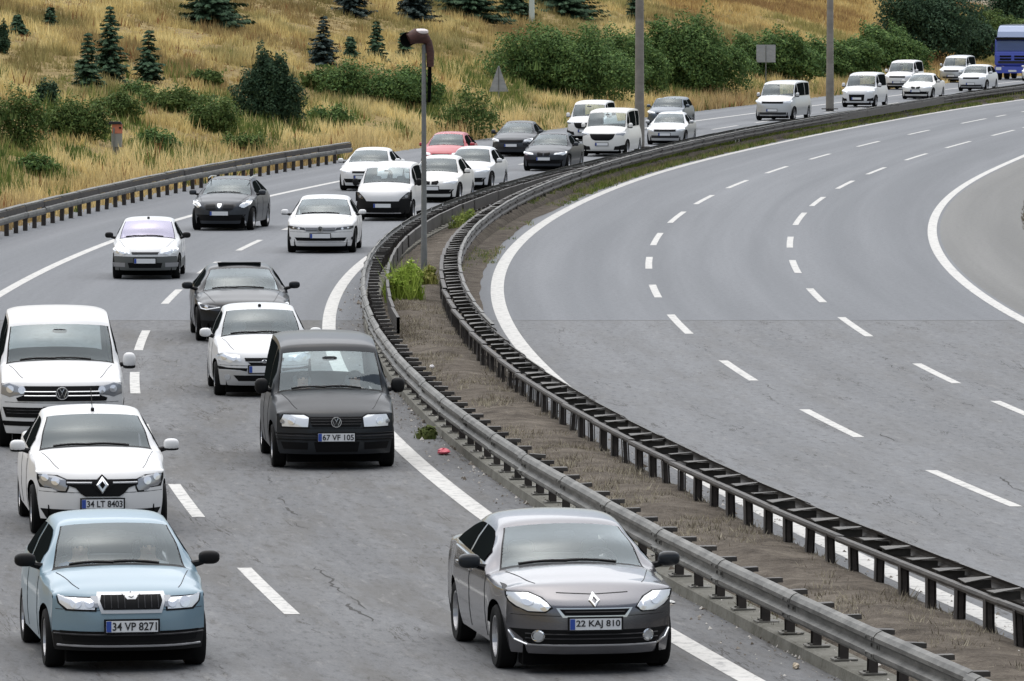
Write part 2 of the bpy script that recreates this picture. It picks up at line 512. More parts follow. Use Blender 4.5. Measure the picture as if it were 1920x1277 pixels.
# right-hand verge
vg = obj('verge', ribbon('verge', lambda Y: cx('J', Y) + 2.25, lambda Y: cx('J', Y) + 60, YN, YF, 2., M['verge'], 0, 24, zf=lambda x, Y, t: -.05 if t == 0 else .06 + 2.0 * t + (float(fbm(x * .6, Y * .25)) - .5) * .25 * min(1, t * 6)))
tag(vg, 'earth verge along the inner edge of the empty carriageway', kind='structure')

# painted lines: strips lying 4 mm above the asphalt, each a part of its road
def strip(road, name, k, Y0, Y1, w, off=0.0, step=2.0, z=.004):
    return obj(name, ribbon(name, lambda Y: cx(k, Y, off - w / 2), lambda Y: cx(k, Y, off + w / 2), Y0, Y1, step, M['line'], z, 2), road)
for roads, k, w in ((rdl, 'B', .24), (rdl, 'D', .27), (rdr, 'G', .30), (rdr, 'J', .26)):
    strip(roads[0], 'edge_line', k, YN, YSEAM, w)
    strip(roads[1], 'edge_line', k, YSEAM, YF - 2, w)
def dashes(roads, k, spans, near, far, per, ln, w):
    for a, b in spans:
        strip(roads[0 if a < YSEAM else 1], 'lane_dash', k, min(a, b), max(a, b), w, 0, 1.5)
    Y = near - per
    while Y > YN + 6:
        strip(roads[0], 'lane_dash', k, Y - ln / 2, Y + ln / 2, w, 0, 1.5); Y -= per
    Y = far + per
    while Y < 480:
        strip(roads[1], 'lane_dash', k, Y - ln / 2, Y + ln / 2, w, 0, 1.5); Y += per * .98
yy = lambda y: at(960, y)[1]
def span(a, b): return (yy(a), yy(b))
H_sp = [span(*p) for p in ((950,882),(820,768),(714,676),(626,590),(558,534),(504,482),(460,437),(418,397),(383,366),(353,338),(325,312),(299,288.5),(275,265),(252.5,244),(231.5,222.5))]
I_sp = [span(*p) for p in ((790,752),(719,682),(631,595),(567,541),(512,488),(464.5,444),(422,399),(386.5,369.5),(354,339),(327,314),(300.5,288),(277.5,265),(254.5,244))]
C_sp = [span(*p) for p in ((1152,1065),(970,908),(738,698),(657,620),(570,543),(513,491),(470,450),(243,235.5))]
dashes(rdr, 'H', H_sp, sum(H_sp[0]) / 2, sum(H_sp[-1]) / 2, 14.2, 5.2, .17)
dashes(rdr, 'I', I_sp, sum(I_sp[0]) / 2, sum(I_sp[-1]) / 2, 14.2, 5.2, .17)
dashes(rdl, 'C', C_sp, sum(C_sp[0]) / 2, sum(C_sp[-1]) / 2, 14.2, 5.2, .17)
for Y in (98.0, 185.5, 199., 213., 227., 241., 255., 269., 283., 297.):
    strip(rdl[0 if Y < YSEAM else 1], 'lane_dash', 'C', Y - 2.6, Y + 2.6, .17, 0, 1.5)
# the tar joint across both carriageways
for o, fl, fr in ((rdl[0], lambda Y: cx('A', Y), lambda Y: cx('E', Y) - .03), (rdr[0], lambda Y: cx('F', Y) + .4, lambda Y: cx('J', Y) + .2)):
    obj('tar_joint', ribbon('tar_joint', fl, fr, YSEAM - .16, YSEAM - .02, .14, M['sealant'], .003, 30), o)

# long irregular cracks and worn joints
M['crack'] = mat('open_crack', (.072, .070, .068), .95, 0, 0, .1)
def crack(road, pts, w, seed):
    rng = np.random.default_rng(seed)
    P = np.array([at(*p) for p in pts]); P = P[np.argsort(P[:, 1])]
    Y = np.arange(P[0, 1], P[-1, 1], .22)
    X = pchip1(P[:, 1], P[:, 0], Y)
    k = len(Y)
    wob = np.interp(Y, Y[::4], rng.normal(0, .045, len(Y[::4]))) + rng.normal(0, .022, k)
    ww = w * .42 * np.clip(np.interp(Y, Y[::5], rng.uniform(-1.5, 1.0, len(Y[::5]))), .0, 1.0)
    V = [(X[i] + wob[i] + sg * ww[i] / 2, Y[i], .0025) for i in range(k) for sg in (-1, 1)]
    F = [(2 * i, 2 * i + 1, 2 * i + 3, 2 * i + 2) for i in range(k - 1)]
    obj('crack', mesh('crack', V, F, M['crack']), road)
def pchip1(x, y, q): return np.interp(q, x, y)
for i, (rd, pts, w) in enumerate(((rdr, [(1640,662),(1690,700),(1745,728),(1800,752),(1862,772),(1919,792)], .10), (rdr, [(1632,796),(1660,818),(1700,838),(1755,846),(1800,846)], .12), (rdr, [(1815,872),(1850,882),(1885,905),(1919,922)], .10),
        (rdr, [(1590,640),(1610,655),(1640,662)], .06), (rdr, [(1300,640),(1345,668),(1400,700),(1440,728),(1490,745)], .07), (rdr, [(1815,704),(1850,712),(1905,722)], .08), (rdr, [(1498,745),(1560,775),(1640,800)], .05),
        (rdl, [(700,1052),(735,1064),(765,1078),(790,1095),(812,1103)], .10), (rdl, [(560,1040),(610,1080),(640,1110),(690,1150),(710,1170)], .08), (rdl, [(640,1130),(670,1150),(700,1165)], .12), (rdl, [(320,700),(345,750),(385,800),(395,850)], .08),
        (rdl, [(480,880),(530,930),(560,985),(610,1030)], .07), (rdl, [(530,950),(560,968),(600,975)], .10), (rdl, [(300,900),(345,985),(420,1090),(470,1180)], .05))):
    crack(rd[0], pts, w, 40 + i)

# median: concrete kerb on the traffic side, dry earth between the rails
def kerb_me():
    ys = np.arange(YN, YF, 2.); V, F = [], []
    prof = [(-.02, -.05), (0.0, .115), (.03, .13), (.34, .135), (.36, -.05)]
    for Y in ys:
        s = math.atan(float(slope('E', Y)))
        for d, z in prof:
            V.append((float(cx('E', Y)) + d * math.cos(s), Y - d * math.sin(s), z))
    n = len(prof)
    for i in range(len(ys) - 1):
        F += [(i * n + j, i * n + j + 1, (i + 1) * n + j + 1, (i + 1) * n + j) for j in range(n - 1)]
    return mesh('kerb', V, F, M['kerbmoss'], fix=True)
tag(obj('kerb', kerb_me()), 'low mossy concrete kerb under the guardrail beside the crowded carriageway', kind='structure')
def med_z(x, Y, t):
    if t == 0 : return .0
    if t == 1: return -.03
    b = .125 + .10 * math.sin(math.pi * t) + (float(fbm(x * 1.7, Y * 1.1)) - .5) * .14
    return b if t < .93 else .1
md = obj('median_ground', ribbon('median_ground', lambda Y: cx('E', Y) + .33, lambda Y: cx('F', Y) + .34, YN, YF, .8, M['soil'], 0, 16, zf=med_z, ref='E'))
for p in md.data.polygons: p.use_smooth = True
tag(md, 'strip of dry brown earth between the two median guardrails', kind='structure')

st_ = obj('dirt_strip', ribbon('dirt_strip', lambda Y: cx('F', Y) + .30, lambda Y: max(float(cx('F', Y)) + .32, float(cx('G', Y)) - .38 - .5 * (float(fbm(Y * .09, 3.3)) - .5)), 112, 500, .6, M['soil'], 0, 3, zf=lambda x, Y, t: (.05, .03, .008)[int(round(t * 2))]))
tag(st_, 'narrow strip of dirt between the brown rail and the edge line of the empty carriageway', kind='structure')
# ---------------------------------------------------------------- guardrails
def profile_mesh(name, prof, length, m, n=1):
    """closed section (x, z) swept straight along y from 0 to length"""
    k = len(prof)
    V = [(x, 0, z) for x, z in prof] + [(x, length, z) for x, z in prof]
    F = [(i, (i + 1) % k, k + (i + 1) % k, k + i) for i in range(k)]
    return mesh(name, V, F, m, fix=True)
def wbeam(sgn, z0, m, length=3.995):
    """W-shaped crash barrier beam; its corrugated face looks to -x for sgn=-1"""
    f = [(0, 0), (-.045, .02), (-.078, .055), (-.078, .095), (-.02, .13), (-.02, .18), (-.078, .215), (-.078, .255), (-.045, .295), (0, .315)]
    fr = [(-sgn * x, z0 + z) for x, z in f]
    bk = [(-sgn * (x + .006), z0 + z) for x, z in reversed(f)]
    k = len(fr + bk)
    P = fr + bk
    P2 = [(x + sgn * (.007 if i < len(f) else 0.0), z + (-.004 if z < z0 + .15 else .004)) for i, (x, z) in enumerate(P)]
    V = [(x, 0, z) for x, z in P] + [(x, length, z) for x, z in P] + [(x, length - .36, z) for x, z in P2] + [(x, length + .002, z) for x, z in P2]
    F = [(i, (i + 1) % k, k + (i + 1) % k, k + i) for i in range(k)] + [(2 * k + i, 2 * k + (i + 1) % k, 3 * k + (i + 1) % k, 3 * k + i) for i in range(k)]
    F += [tuple(2 * k + i for i in range(k))]
    b = MB()
    for yb in (length - .30, length - .06):
        for zb in (.075, .155, .235): b.box((sgn * (.088 if zb != .155 else .032), yb, z0 + zb), (.02, .03, .03))
    n0 = len(V); V += b.V; F += [tuple(i + n0 for i in ff) for ff in b.F]
    return mesh('beam', V, F, m, fix=True)
def place(name, me, parent, x, y, z, rz):
    o = bpy.data.objects.new(name, me)
    j = .02 if name in ('post', 'bracket', 'spacer_plate') else .0012
    o.location = (x, y, z + rnd.gauss(0, .004)); o.rotation_euler = (rnd.gauss(0, j), rnd.gauss(0, j * 1.2), rz + rnd.gauss(0, j * 1.5))
    COL.objects.link(o); o.parent = parent
    return o
def put(root, pieces, limit=300, rise=0.0):
    """pieces: (name, mesh, list of places). Nearest 300 singly, the rest as one part."""
    for name, me, pl in pieces:
        pl = sorted(pl, key=lambda p: abs(p[1] - 62) if p[1] < 62 else p[1] - 62)
        for x, y, rz in pl[:limit]:
            place(name, me, root, x, y, rise * min(1, max(0, (y - 105) / 35)), rz)
        if len(pl) > limit:
            V0 = np.array([v.co for v in me.vertices]); F0 = [tuple(p.vertices) for p in me.polygons]
            V, F = [], []
            for x, y, rz in pl[limit:]:
                n = len(V); ca, sa = math.cos(rz), math.sin(rz)
                V += [(x + a * ca - b * sa, y + a * sa + b * ca, c2 + rise) for a, b, c2 in V0]
                F += [tuple(i + n for i in f) for f in F0]
            o = obj(name, mesh(name, V, F, list(me.materials)), root)
            o['kind'] = 'stuff'
def far_n(Y0, Y1, step): return int((Y1 - Y0) / step * 1.02)

# left median rail (grey W-beam towards the traffic, posts on the kerb, short brackets behind)
rail = empty('guardrail', (0, 0, 0))
tag(rail, 'grey crash barrier on the concrete kerb, beside the crowded carriageway', 'guardrail', 'median guardrails')
post_me = MB().box((0, 0, .20), (.05, .11, .62)).box((.0, -.055, .20), (.09, .008, .62)).box((.0, .055, .20), (.09, .008, .62)).mesh('post', M['rust'])
brk = MB().box((.12, 0, .565), (.22, .13, .05)).box((.10, 0, .50), (.16, .05, .10))
brk_me = brk.mesh('bracket', M['rail_dark'])
bm_l = wbeam(-1, .335, M['galv'])
foot_me = MB().box((.0, 0, .143), (.24, .22, .016)).box((-.07, .06, .158), (.03, .03, .02)).box((-.07, -.06, .158), (.03, .03, .02)).mesh('foot_plate', M['galv2'])
put(rail, [('beam', bm_l, along('E', 46, 4.0, 112, .02)), ('post', post_me, along('E', 46.6, 1.3333, 330, .13)),
           ('bracket', brk_me, along('E', 46.6, 1.3333, 330, .09))], rise=.08)
put(rail, [('foot_plate', foot_me, along('E', 46.6, 1.3333, 140, .14))])
back_prof = [(-.03, .27), (.03, .27), (.03, .585), (-.03, .585)]
put(rail, [('back_rail', profile_mesh('back_rail', back_prof, 3.995, M['rail_dark']), along('E', 121.5, 4.0, 92, .50))], rise=.08)

# right median rail (beam towards the empty carriageway, spacer plates, thin rail on posts towards the median)
rail2 = empty('guardrail', (0, 0, 0))
tag(rail2, 'crash barrier coloured in shade-dark brown, with flat spacer plates, beside the empty carriageway', 'guardrail', 'median guardrails')
post2 = MB().box((0, 0, .17), (.05, .11, .70)).box((.045, 0, .17), (.008, .13, .70)).box((-.045, 0, .17), (.008, .13, .70)).mesh('post', M['rust'])
thin_me = profile_mesh('front_rail', [(-.05, .485), (.03, .48), (.04, .505), (.03, .54), (-.05, .545), (-.06, .515)], 3.995, M['rail_dark'])
sp = MB()
sp.add([(.04, -.19, .575), (.04, .19, .575), (.36, .05, .60), (.36, -.05, .60), (.04, -.19, .567), (.04, .19, .567), (.36, .05, .592), (.36, -.05, .592)],
       [(0, 3, 2, 1), (4, 5, 6, 7), (0, 4, 7, 3), (1, 2, 6, 5), (2, 3, 7, 6), (0, 1, 5, 4)])
sp.box((.20, 0, .52), (.32, .012, .09))
sp_me = sp.mesh('spacer_plate', M['plate_steel'])
bm_r = wbeam(1, .30, M['rail_dark'])
put(rail2, [('beam', bm_r, along('F', 46, 4.0, 112, .36)), ('front_rail', thin_me, along('F', 46, 4.0, 112, 0)),
            ('post', post2, along('F', 46.6, 1.3333, 330, 0)), ('spacer_plate', sp_me, along('F', 46.6, 1.3333, 330, 0))], rise=.13)

put(rail2, [('pale_top_strip', profile_mesh('pale_top_strip', [(.01, .612), (.075, .607), (.075, .632), (.01, .637)], 3.995, M['galv']), along('F', 118, 4.0, 92, .36))], rise=.13)  # pale strip added for the lit top edge of the dark beam

# roadside rail at the foot of the slope
rail3 = empty('guardrail', (0, 0, 0))
tag(rail3, 'long crash barrier on dark posts at the foot of the grassy slope', 'guardrail')
bm_a = profile_mesh('beam', [(0, .36), (.06, .39), (.075, .46), (.06, .53), (0, .56), (-.02, .46)], 3.995, M['galv'])
dk_a = profile_mesh('dark_beam', [(-.03, .565), (.015, .565), (.015, .715), (-.03, .715)], 3.995, M['rust'])
post3 = MB().box((0, 0, .30), (.12, .13, .64)).mesh('post', M['rust'])
put(rail3, [('beam', bm_a, along('A', 110, 4.0, 37, 0)), ('dark_beam', dk_a, along('A', 110, 4.0, 37, 0)), ('post', post3, along('A', 110.5, 2.0, 73, -.09))])
cap_me = profile_mesh('pale_top_strip', [(-.09, .72), (.05, .72), (.05, .765), (-.09, .775)], 3.995, M['galv'])
put(rail3, [('pale_top_strip', cap_me, along('A', 110, 4.0, 37, -.06))])

# ---------------------------------------------------------------- vehicles
def paint(name, col, metal=0.0, rough=.28, coat=.3):
    """car paint outside, grey lining on the inner face of the thin body shell"""
    m = mat(name, col, rough + .04, metal, coat)
    g_ = N(m, 'ShaderNodeNewGeometry')
    P = objco(m)
    d = noise(m, P, 2.2, 4, .6)
    dirt = mix(m, mth(m, 'MULTIPLY', d, .16 if sum(col) > .6 else .035), col, (.17, .155, .13))
    L(m, mix(m, g_.outputs['Backfacing'], dirt, (.045, .045, .048)), bsdf(m).inputs['Base Color'])
    L(m, mth(m, 'MULTIPLY', coat, mth(m, 'SUBTRACT', 1.0, g_.outputs['Backfacing'])), bsdf(m).inputs['Coat Weight'])
    return m
PA = dict(white=paint('white_car_paint', (.66, .66, .66), 0, .34), silver=paint('silver_car_paint', (.50, .51, .52), .5, .34), ice=paint('pale_blue_metallic_paint', (.165, .255, .315), .12, .26, .35),
          grey=paint('grey_metallic_paint', (.14, .14, .152), .78, .22, .5), charcoal=paint('charcoal_paint', (.015, .018, .022), .1, .3, .12), black=paint('black_car_paint', (.008, .010, .013), .0, .25, .2),
          dgrey=paint('dark_grey_metallic_paint', (.040, .045, .053), .3, .32, .15), red=paint('red_car_paint', (.36, .020, .034), 0, .3, .25), blue=paint('blue_truck_paint', (.055, .085, .42), 0, .3),
          bluegrey=paint('blue_grey_metallic_paint', (.085, .105, .13), .6, .34), white2=paint('off_white_car_paint', (.60, .61, .62), 0, .34), white3=paint('dusty_white_car_paint', (.66, .655, .63), 0, .38), deflector=paint('pale_blue_grey_paint', (.17, .23, .38), 0, .4))
for k_ in ('charcoal', 'black', 'dgrey'):
    bsdf(PA[k_]).inputs['Specular IOR Level'].default_value = .22
def glassmat(name, tint, refl, milk=.0):
    m = bpy.data.materials.new(name); m.use_nodes = True
    nt = m.node_tree; nt.nodes.clear()
    out = N(m, 'ShaderNodeOutputMaterial'); ms = N(m, 'ShaderNodeMixShader'); ms2 = N(m, 'ShaderNodeMixShader')
    tr = N(m, 'ShaderNodeBsdfTransparent'); gl = N(m, 'ShaderNodeBsdfGlossy'); df = N(m, 'ShaderNodeBsdfDiffuse'); lw = N(m, 'ShaderNodeFresnel')
    tr.inputs['Color'].default_value = (*tint, 1); gl.inputs['Roughness'].default_value = .04
    gl.inputs['Color'].default_value = (.86, .96, 1, 1)
    df.inputs['Color'].default_value = (.5, .53, .55, 1)
    lw.inputs['IOR'].default_value = 1.5
    nz = noise(m, scaled(m, objco(m), (1.1, 1.6, 2.2)), 1.6, 3, .5)
    f = mth(m, 'ADD', mth(m, 'MULTIPLY', lw.outputs[0], 1.05), mth(m, 'MULTIPLY', mth(m, 'ADD', mth(m, 'MULTIPLY', nz, .9), .55), refl))
    nt.links.new(f, ms.inputs[0])
    ms2.inputs[0].default_value = milk
    nt.links.new(tr.outputs[0], ms2.inputs[1]); nt.links.new(df.outputs[0], ms2.inputs[2])
    nt.links.new(ms2.outputs[0], ms.inputs[1]); nt.links.new(gl.outputs[0], ms.inputs[2]); nt.links.new(ms.outputs[0], out.inputs[0])
    return m
GL = dict(light=glassmat('windscreen_glass', (.86, .94, .94), .045, .02), mid=glassmat('tinted_windscreen_glass', (.78, .86, .87), .03, .015), dark=glassmat('dark_windscreen_glass', (.34, .36, .41), .03, .015), lilac=glassmat('lilac_windscreen_glass', (.55, .5, .68), .16, .25))
for n_, c_ in (('lilac', (.62, .58, .85)),):
    for nd in GL[n_].node_tree.nodes:
        if nd.type == 'BSDF_DIFFUSE': nd.inputs['Color'].default_value = (*c_, 1)
        if nd.type == 'BSDF_GLOSSY': nd.inputs['Color'].default_value = (.87, .85, 1, 1)
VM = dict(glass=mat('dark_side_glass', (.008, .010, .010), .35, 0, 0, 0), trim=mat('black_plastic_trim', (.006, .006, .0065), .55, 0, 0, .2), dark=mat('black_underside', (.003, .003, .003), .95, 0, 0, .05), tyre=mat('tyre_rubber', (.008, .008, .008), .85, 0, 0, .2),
          rim=mat('wheel_alloy', (.45, .45, .46), .3, .8), hub=mat('grey_hub_cap', (.30, .30, .31), .4, .5), lens=mat('clear_headlight', (.74, .76, .78), .12, .25, 1.0), lensd=mat('smoked_headlight', (.30, .31, .33), .15, .4, 1.0), bulb=mat('headlight_reflector', (.85, .86, .88), .1, .6, .5),
          lensk=mat('dark_headlight', (.045, .045, .05), .15, .2, 1.0), chrome=mat('chrome', (.62, .63, .64), .15, .9), mesh=mat('black_grille', (.003, .003, .0035), .6, 0, 0, .15), slat=mat('dark_grille_slat', (.022, .022, .024), .45, 0, 0, .3), plate=mat('white_number_plate', (.64, .65, .66), .4), pblue=mat('blue_plate_band', (.02, .06, .30), .4),
          ink=mat('black_plate_print', (.012, .012, .014), .5), seat=mat('grey_seat_fabric', (.20, .20, .21), .9), dash=mat('dark_dashboard', (.028, .029, .031), .6), grey=mat('grey_bumper_plastic', (.075, .08, .078), .5), fog=mat('fog_lamp_glass', (.5, .52, .54), .1, .5, 1.0), amber=mat('amber_lens', (.6, .25, .03), .2, 0, .5))

def pchip(xs, ys, xq):
    xs, ys = np.asarray(xs, float), np.asarray(ys, float)
    h = np.diff(xs); d = np.diff(ys) / h
    m = np.zeros_like(ys)
    for i in range(1, len(xs) - 1):
        if d[i - 1] * d[i] > 0:
            w1, w2 = 2 * h[i] + h[i - 1], h[i] + 2 * h[i - 1]
            m[i] = (w1 + w2) / (w1 / d[i - 1] + w2 / d[i])
    m[0], m[-1] = d[0], d[-1]
    i = np.clip(np.searchsorted(xs, xq) - 1, 0, len(xs) - 2)
    t = (xq - xs[i]) / h[i]
    return ys[i] * (1 + 2 * t) * (1 - t) ** 2 + m[i] * h[i] * t * (1 - t) ** 2 + ys[i + 1] * t * t * (3 - 2 * t) + m[i + 1] * h[i] * t * t * (t - 1)
def sstep(a, b, x):
    t = np.clip((np.asarray(x, float) - a) / (b - a), 0, 1)
    return t * t * (3 - 2 * t)

class Car:
    """A car body from its measures. Lengths run back from the front axle (+y), the nose looks to -y."""
    def __init__(s, **k):
        d = dict(L=4.4, W=1.75, H=1.46, wb=2.6, fo=.86, r=.31, zb=.19, zg=.74, lg=.10, lc=1.12, zc=.98, lw=1.9, zw=1.36, lr=3.2, zr=1.38, lb=3.8, zbk=1.06, lt=4.3, zt=1.0,
                 wg=.84, wh=.90, wc=.84, wr=.62, belt=.92, beltr=1.0, corner=.44, nose=0.0, paint='white', bump=None, glass='light', u_gl=.93, seat_h=0, hoodc=.05, crownw=.05, roofc=.035, wbend=.16, zmax=.60, low=None, pil=())
        d.update(k)
        for a, b in d.items(): setattr(s, a, b)
        s.hw = s.W / 2
        s.profile()
    def bulge(s, z):
        z = np.asarray(z, float)
        return np.where(z > s.zmax, 1 - .045 * ((z - s.zmax) / .38) ** 2, 1 - .06 * ((s.zmax - z) / .42) ** 2)
    def wside(s, l):
        """half width of the flank at distance l from the front axle"""
        f = l + s.fo
        k = 1 - (1 - s.wg_c) * (1 - sstep(s.corner, s.corner + .75, f)) - .07 * sstep(s.L - 1.1, s.L - .35, f)
        return s.hw * k
    def profile(s):
        fo, hw = s.fo, s.hw
        s.wg_c = s.wg + .06
        C = s.corner
        st = []          # l from bumper, z, half width, crown c, edge drop c2, setback of the edge b, power p, sharpness
        def a(l, z, w, c, c2, b, p): st.append((l - fo, z, w * hw, c, c2, b, p))
        ew = s.wg_c
        ewz = lambda z: ew * float(s.bulge(z))
        zb, zg, lg, n = s.zb, s.zg, s.lg, s.nose
        a(.26, zb + .03, ewz(zb) * .97, 0, 0, C - .26, 3)
        a(.05, zb, ewz(zb), 0, 0, C - .05, 3)
        a(.012, zb + .09, ewz(zb + .09), 0, 0, C - .012, 3)
        a(0, zb + .25, ewz(zb + .25), 0, 0, C, 3)
        zm = zb + .25 + (zg - zb - .25) * .55
        a(.02 + n, zm, ewz(zm), 0, 0, C - .02 - n, 3)
        a(lg, zg - .03, ewz(zg - .03), 0, 0, C - lg, 2.8)
        s.i_hood = len(st)
        a(lg + .10, zg + .03, s.wh, .02, .03, C - lg - .10 + .06, 2.6)
        t1 = .30
        hz = lambda t: (zg + .03) + (s.zc - zg - .03) * (1 - (1 - t) ** 1.35)
        h0 = lg + .10
        for t in (.25, .55):
            l = h0 + (s.lc - h0) * t
            bset = (C - h0 + .06) * (1 - t) ** 1.6 + .06 * t
            a(l, hz(t), s.wh + (s.wc + .03 - s.wh) * t, s.hoodc * (.6 + .4 * t), s.crownw, bset, 2.4)
        a(s.lc, s.zc, s.wc + .02, s.hoodc, s.crownw * .6, s.wbend, 2.2)
        s.i_cowl = len(st) - 1
        a(s.lc + .085, s.zc - .004, s.wc, s.hoodc, .02, s.wbend, 2.2)
        s.i_ws0 = len(st) - 1
        for t, bl in ((.5, .025),):
            nx, nz = -(s.zw - s.zc), (s.lw - s.lc)
            q = math.hypot(nx, nz)
            a(s.lc + .085 + (s.lw - s.lc - .085) * t + nx / q * bl, s.zc + (s.zw - s.zc) * t + nz / q * bl, s.wc + (s.wr + .03 - s.wc) * t, s.hoodc * .7, .012, s.wbend * .9, 2.2)
        a(s.lw, s.zw, s.wr + .03, s.roofc, .012, s.wbend * .75, 2.2)
        s.i_ws1 = len(st) - 1
        a(s.lw + .10, s.zw + (s.H - s.zw) * .45, s.wr + .02, s.roofc, .022, s.wbend * .65, 2.2)
        a((s.lw * .5 + s.lr * .5), s.H, s.wr + .03, s.roofc, .035, .05, 2.2)
        a(s.lr, s.zr, s.wr, s.roofc, .035, -.03, 2.2)
        s.i_rw0 = len(st) - 1
        a(s.lb, s.zbk, s.wc - .05, .03, .03, -.10, 2.2)
        s.i_rw1 = len(st) - 1
        a(s.lt, s.zt, .86, .02, .03, -.12, 2.4)
        a(s.L, s.zt - .28, .88, 0, 0, -.2, 3)
        a(s.L, .5, .92, 0, 0, -.2, 3)
        a(s.L - .06, .24, .9, 0, 0, -.2, 3)
        st = np.array(st)
        d = np.hypot(np.diff(st[:, 0]), np.diff(st[:, 1])); S = np.concatenate([[0], np.cumsum(np.maximum(d, .012))])
        q, mk = [], []
        for i in range(len(st) - 1):
            nseg = max(2, int(math.ceil((S[i + 1] - S[i]) / .075)))
            q += list(np.linspace(S[i], S[i + 1], nseg, endpoint=False)); mk += [i] * nseg
        q.append(S[-1]); mk.append(len(st) - 1)
        q = np.array(q)
        s.P = np.stack([pchip(S, st[:, j], q) for j in range(7)], 1)
        s.dense = {i: int(np.argmin(abs(q - S[i]))) for i in range(len(st))}
        s.j = lambda i: s.dense[i]
    def top(s, u, j):
        l, z, w, c, c2, b, p = s.P[j]
        a = abs(u)
        return (u * w, l + b * a ** p, z - c * a * a - c2 * a ** 9)
    def edge(s, j): return s.top(1.0, j)
    def front(s, x, z):
        """distance l of the nose surface at (x, z)"""
        if not hasattr(s, '_fx'):
            je = s.j(s.i_hood) + 7
            js = np.arange(s.j(1), je)
            s._fx = {'js': js}
        js = s._fx['js']; P = s.P[js]
        a = np.clip(abs(x) / P[:, 2], 0, 1)
        ll = P[:, 0] + P[:, 5] * a ** P[:, 6]; zz = P[:, 1] - P[:, 3] * a * a - P[:, 4] * a ** 9
        return float(np.interp(z, np.maximum.accumulate(zz) + np.arange(len(zz)) * 1e-6, ll))
    def hood(s, x, l):
        js = np.arange(s.j(s.i_hood) - 3, s.j(s.i_ws1) + 8); P = s.P[js]
        a = np.clip(abs(x) / P[:, 2], 0, 1)
        ll = P[:, 0] + P[:, 5] * a ** P[:, 6]; zz = P[:, 1] - P[:, 3] * a * a - P[:, 4] * a ** 9
        return float(np.interp(l, np.maximum.accumulate(ll) + np.arange(len(ll)) * 1e-6, zz))
    # -- patches laid on the nose
    def patch(s, name, poly, m, parent, off=.006, nz=5, nx=10, deep=.03, mirror=False):
        poly = [(x * s.hw, z) for x, z in poly]
        if mirror: poly = [(-x, z) for x, z in poly]
        zs = [p[1] for p in poly]; z0, z1 = min(zs), max(zs)
        V = []
        lev = np.linspace(z0 + 1e-4, z1 - 1e-4, nz)
        for z in lev:
            xs = []
            for i in range(len(poly)):
                (xa, za), (xb, zb) = poly[i], poly[(i + 1) % len(poly)]
                if (za - z) * (zb - z) <= 0 and za != zb: xs.append(xa + (xb - xa) * (z - za) / (zb - za))
            if not xs: xs = [poly[0][0]]
            for x in np.linspace(min(xs), max(xs), nx):
                V.append((x, s.front(x, z) - off, z))
        F = [(i * nx + k, i * nx + k + 1, (i + 1) * nx + k + 1, (i + 1) * nx + k) for i in range(nz - 1) for k in range(nx - 1)]
        ring = [k for k in range(nx)] + [i * nx + nx - 1 for i in range(1, nz)] + [(nz - 1) * nx + k for k in range(nx - 2, -1, -1)] + [i * nx for i in range(nz - 2, 0, -1)]
        b0 = len(V)
        V += [(V[i][0], V[i][1] + deep, V[i][2]) for i in ring]
        F += [(ring[(k + 1) % len(ring)], ring[k], b0 + k, b0 + (k + 1) % len(ring)) for k in range(len(ring))]
        return obj(name, mesh(name, V, F, m, True, None, 40), parent)
    def disc(s, name, x, z, r, m, parent, off=.012, sz=1.0, inner=0.0):
        n = 18; x *= s.hw
        V = [(x + r * math.cos(2 * math.pi * k / n), s.front(x + r * math.cos(2 * math.pi * k / n), z + sz * r * math.sin(2 * math.pi * k / n)) - off, z + sz * r * math.sin(2 * math.pi * k / n)) for k in range(n)]
        if inner:
            V += [(x + inner * (v[0] - x), v[1] - .004, z + inner * (v[2] - z)) for v in V]
            F = [(k, (k + 1) % n, n + (k + 1) % n, n + k) for k in range(n)]
        else:
            V += [(x, s.front(x, z) - off - .004, z)]
            F = [(k, (k + 1) % n, n) for k in range(n)]
        b0 = len(V)
        V += [(V[k][0], V[k][1] + .02, V[k][2]) for k in range(n)]
        F += [((k + 1) % n, k, b0 + k, b0 + (k + 1) % n) for k in range(n)]
        return obj(name, mesh(name, V, F, m, False), parent)
    def line(s, name, pts, w, m, parent, off=.008):
        """thin bar on the nose through (x fraction, z) points"""
        P = []
        for (xa, za), (xb, zb) in zip(pts[:-1], pts[1:]):
            for t in np.linspace(0, 1, 8, endpoint=False): P.append(((xa + (xb - xa) * t) * s.hw, za + (zb - za) * t))
        P.append((pts[-1][0] * s.hw, pts[-1][1]))
        return MB().tube([(x, s.front(x, z) - off, z) for x, z in P], w / 2, 6).build(name, m, parent, True)
    # -- the shell
    def build(s, name, root_name='car', detail=2):
        root = empty(root_name)
        s.root = root
        us = np.array([0, .14, .28, .42, .56, .68, .78, .86, s.u_gl, min(s.u_gl + .025, .985), 1.0])
        U = np.concatenate([-us[::-1], us[1:]])
        nj = len(s.P); nu = len(U)
        V = [s.top(u, j) for j in range(nj) for u in U]
        jw0, jw1 = s.j(s.i_ws0), s.j(s.i_ws1); jr0, jr1 = s.j(s.i_rw0) + 1, s.j(s.i_rw1) - 1
        ng = len(us)
        lo, hi = 2, nu - 3       # glass columns between these grid lines
        F, seal, gl, rgl, cowl = [], [], [], [], []
        mi = []
        jb = s.j(5) if s.bump else -1
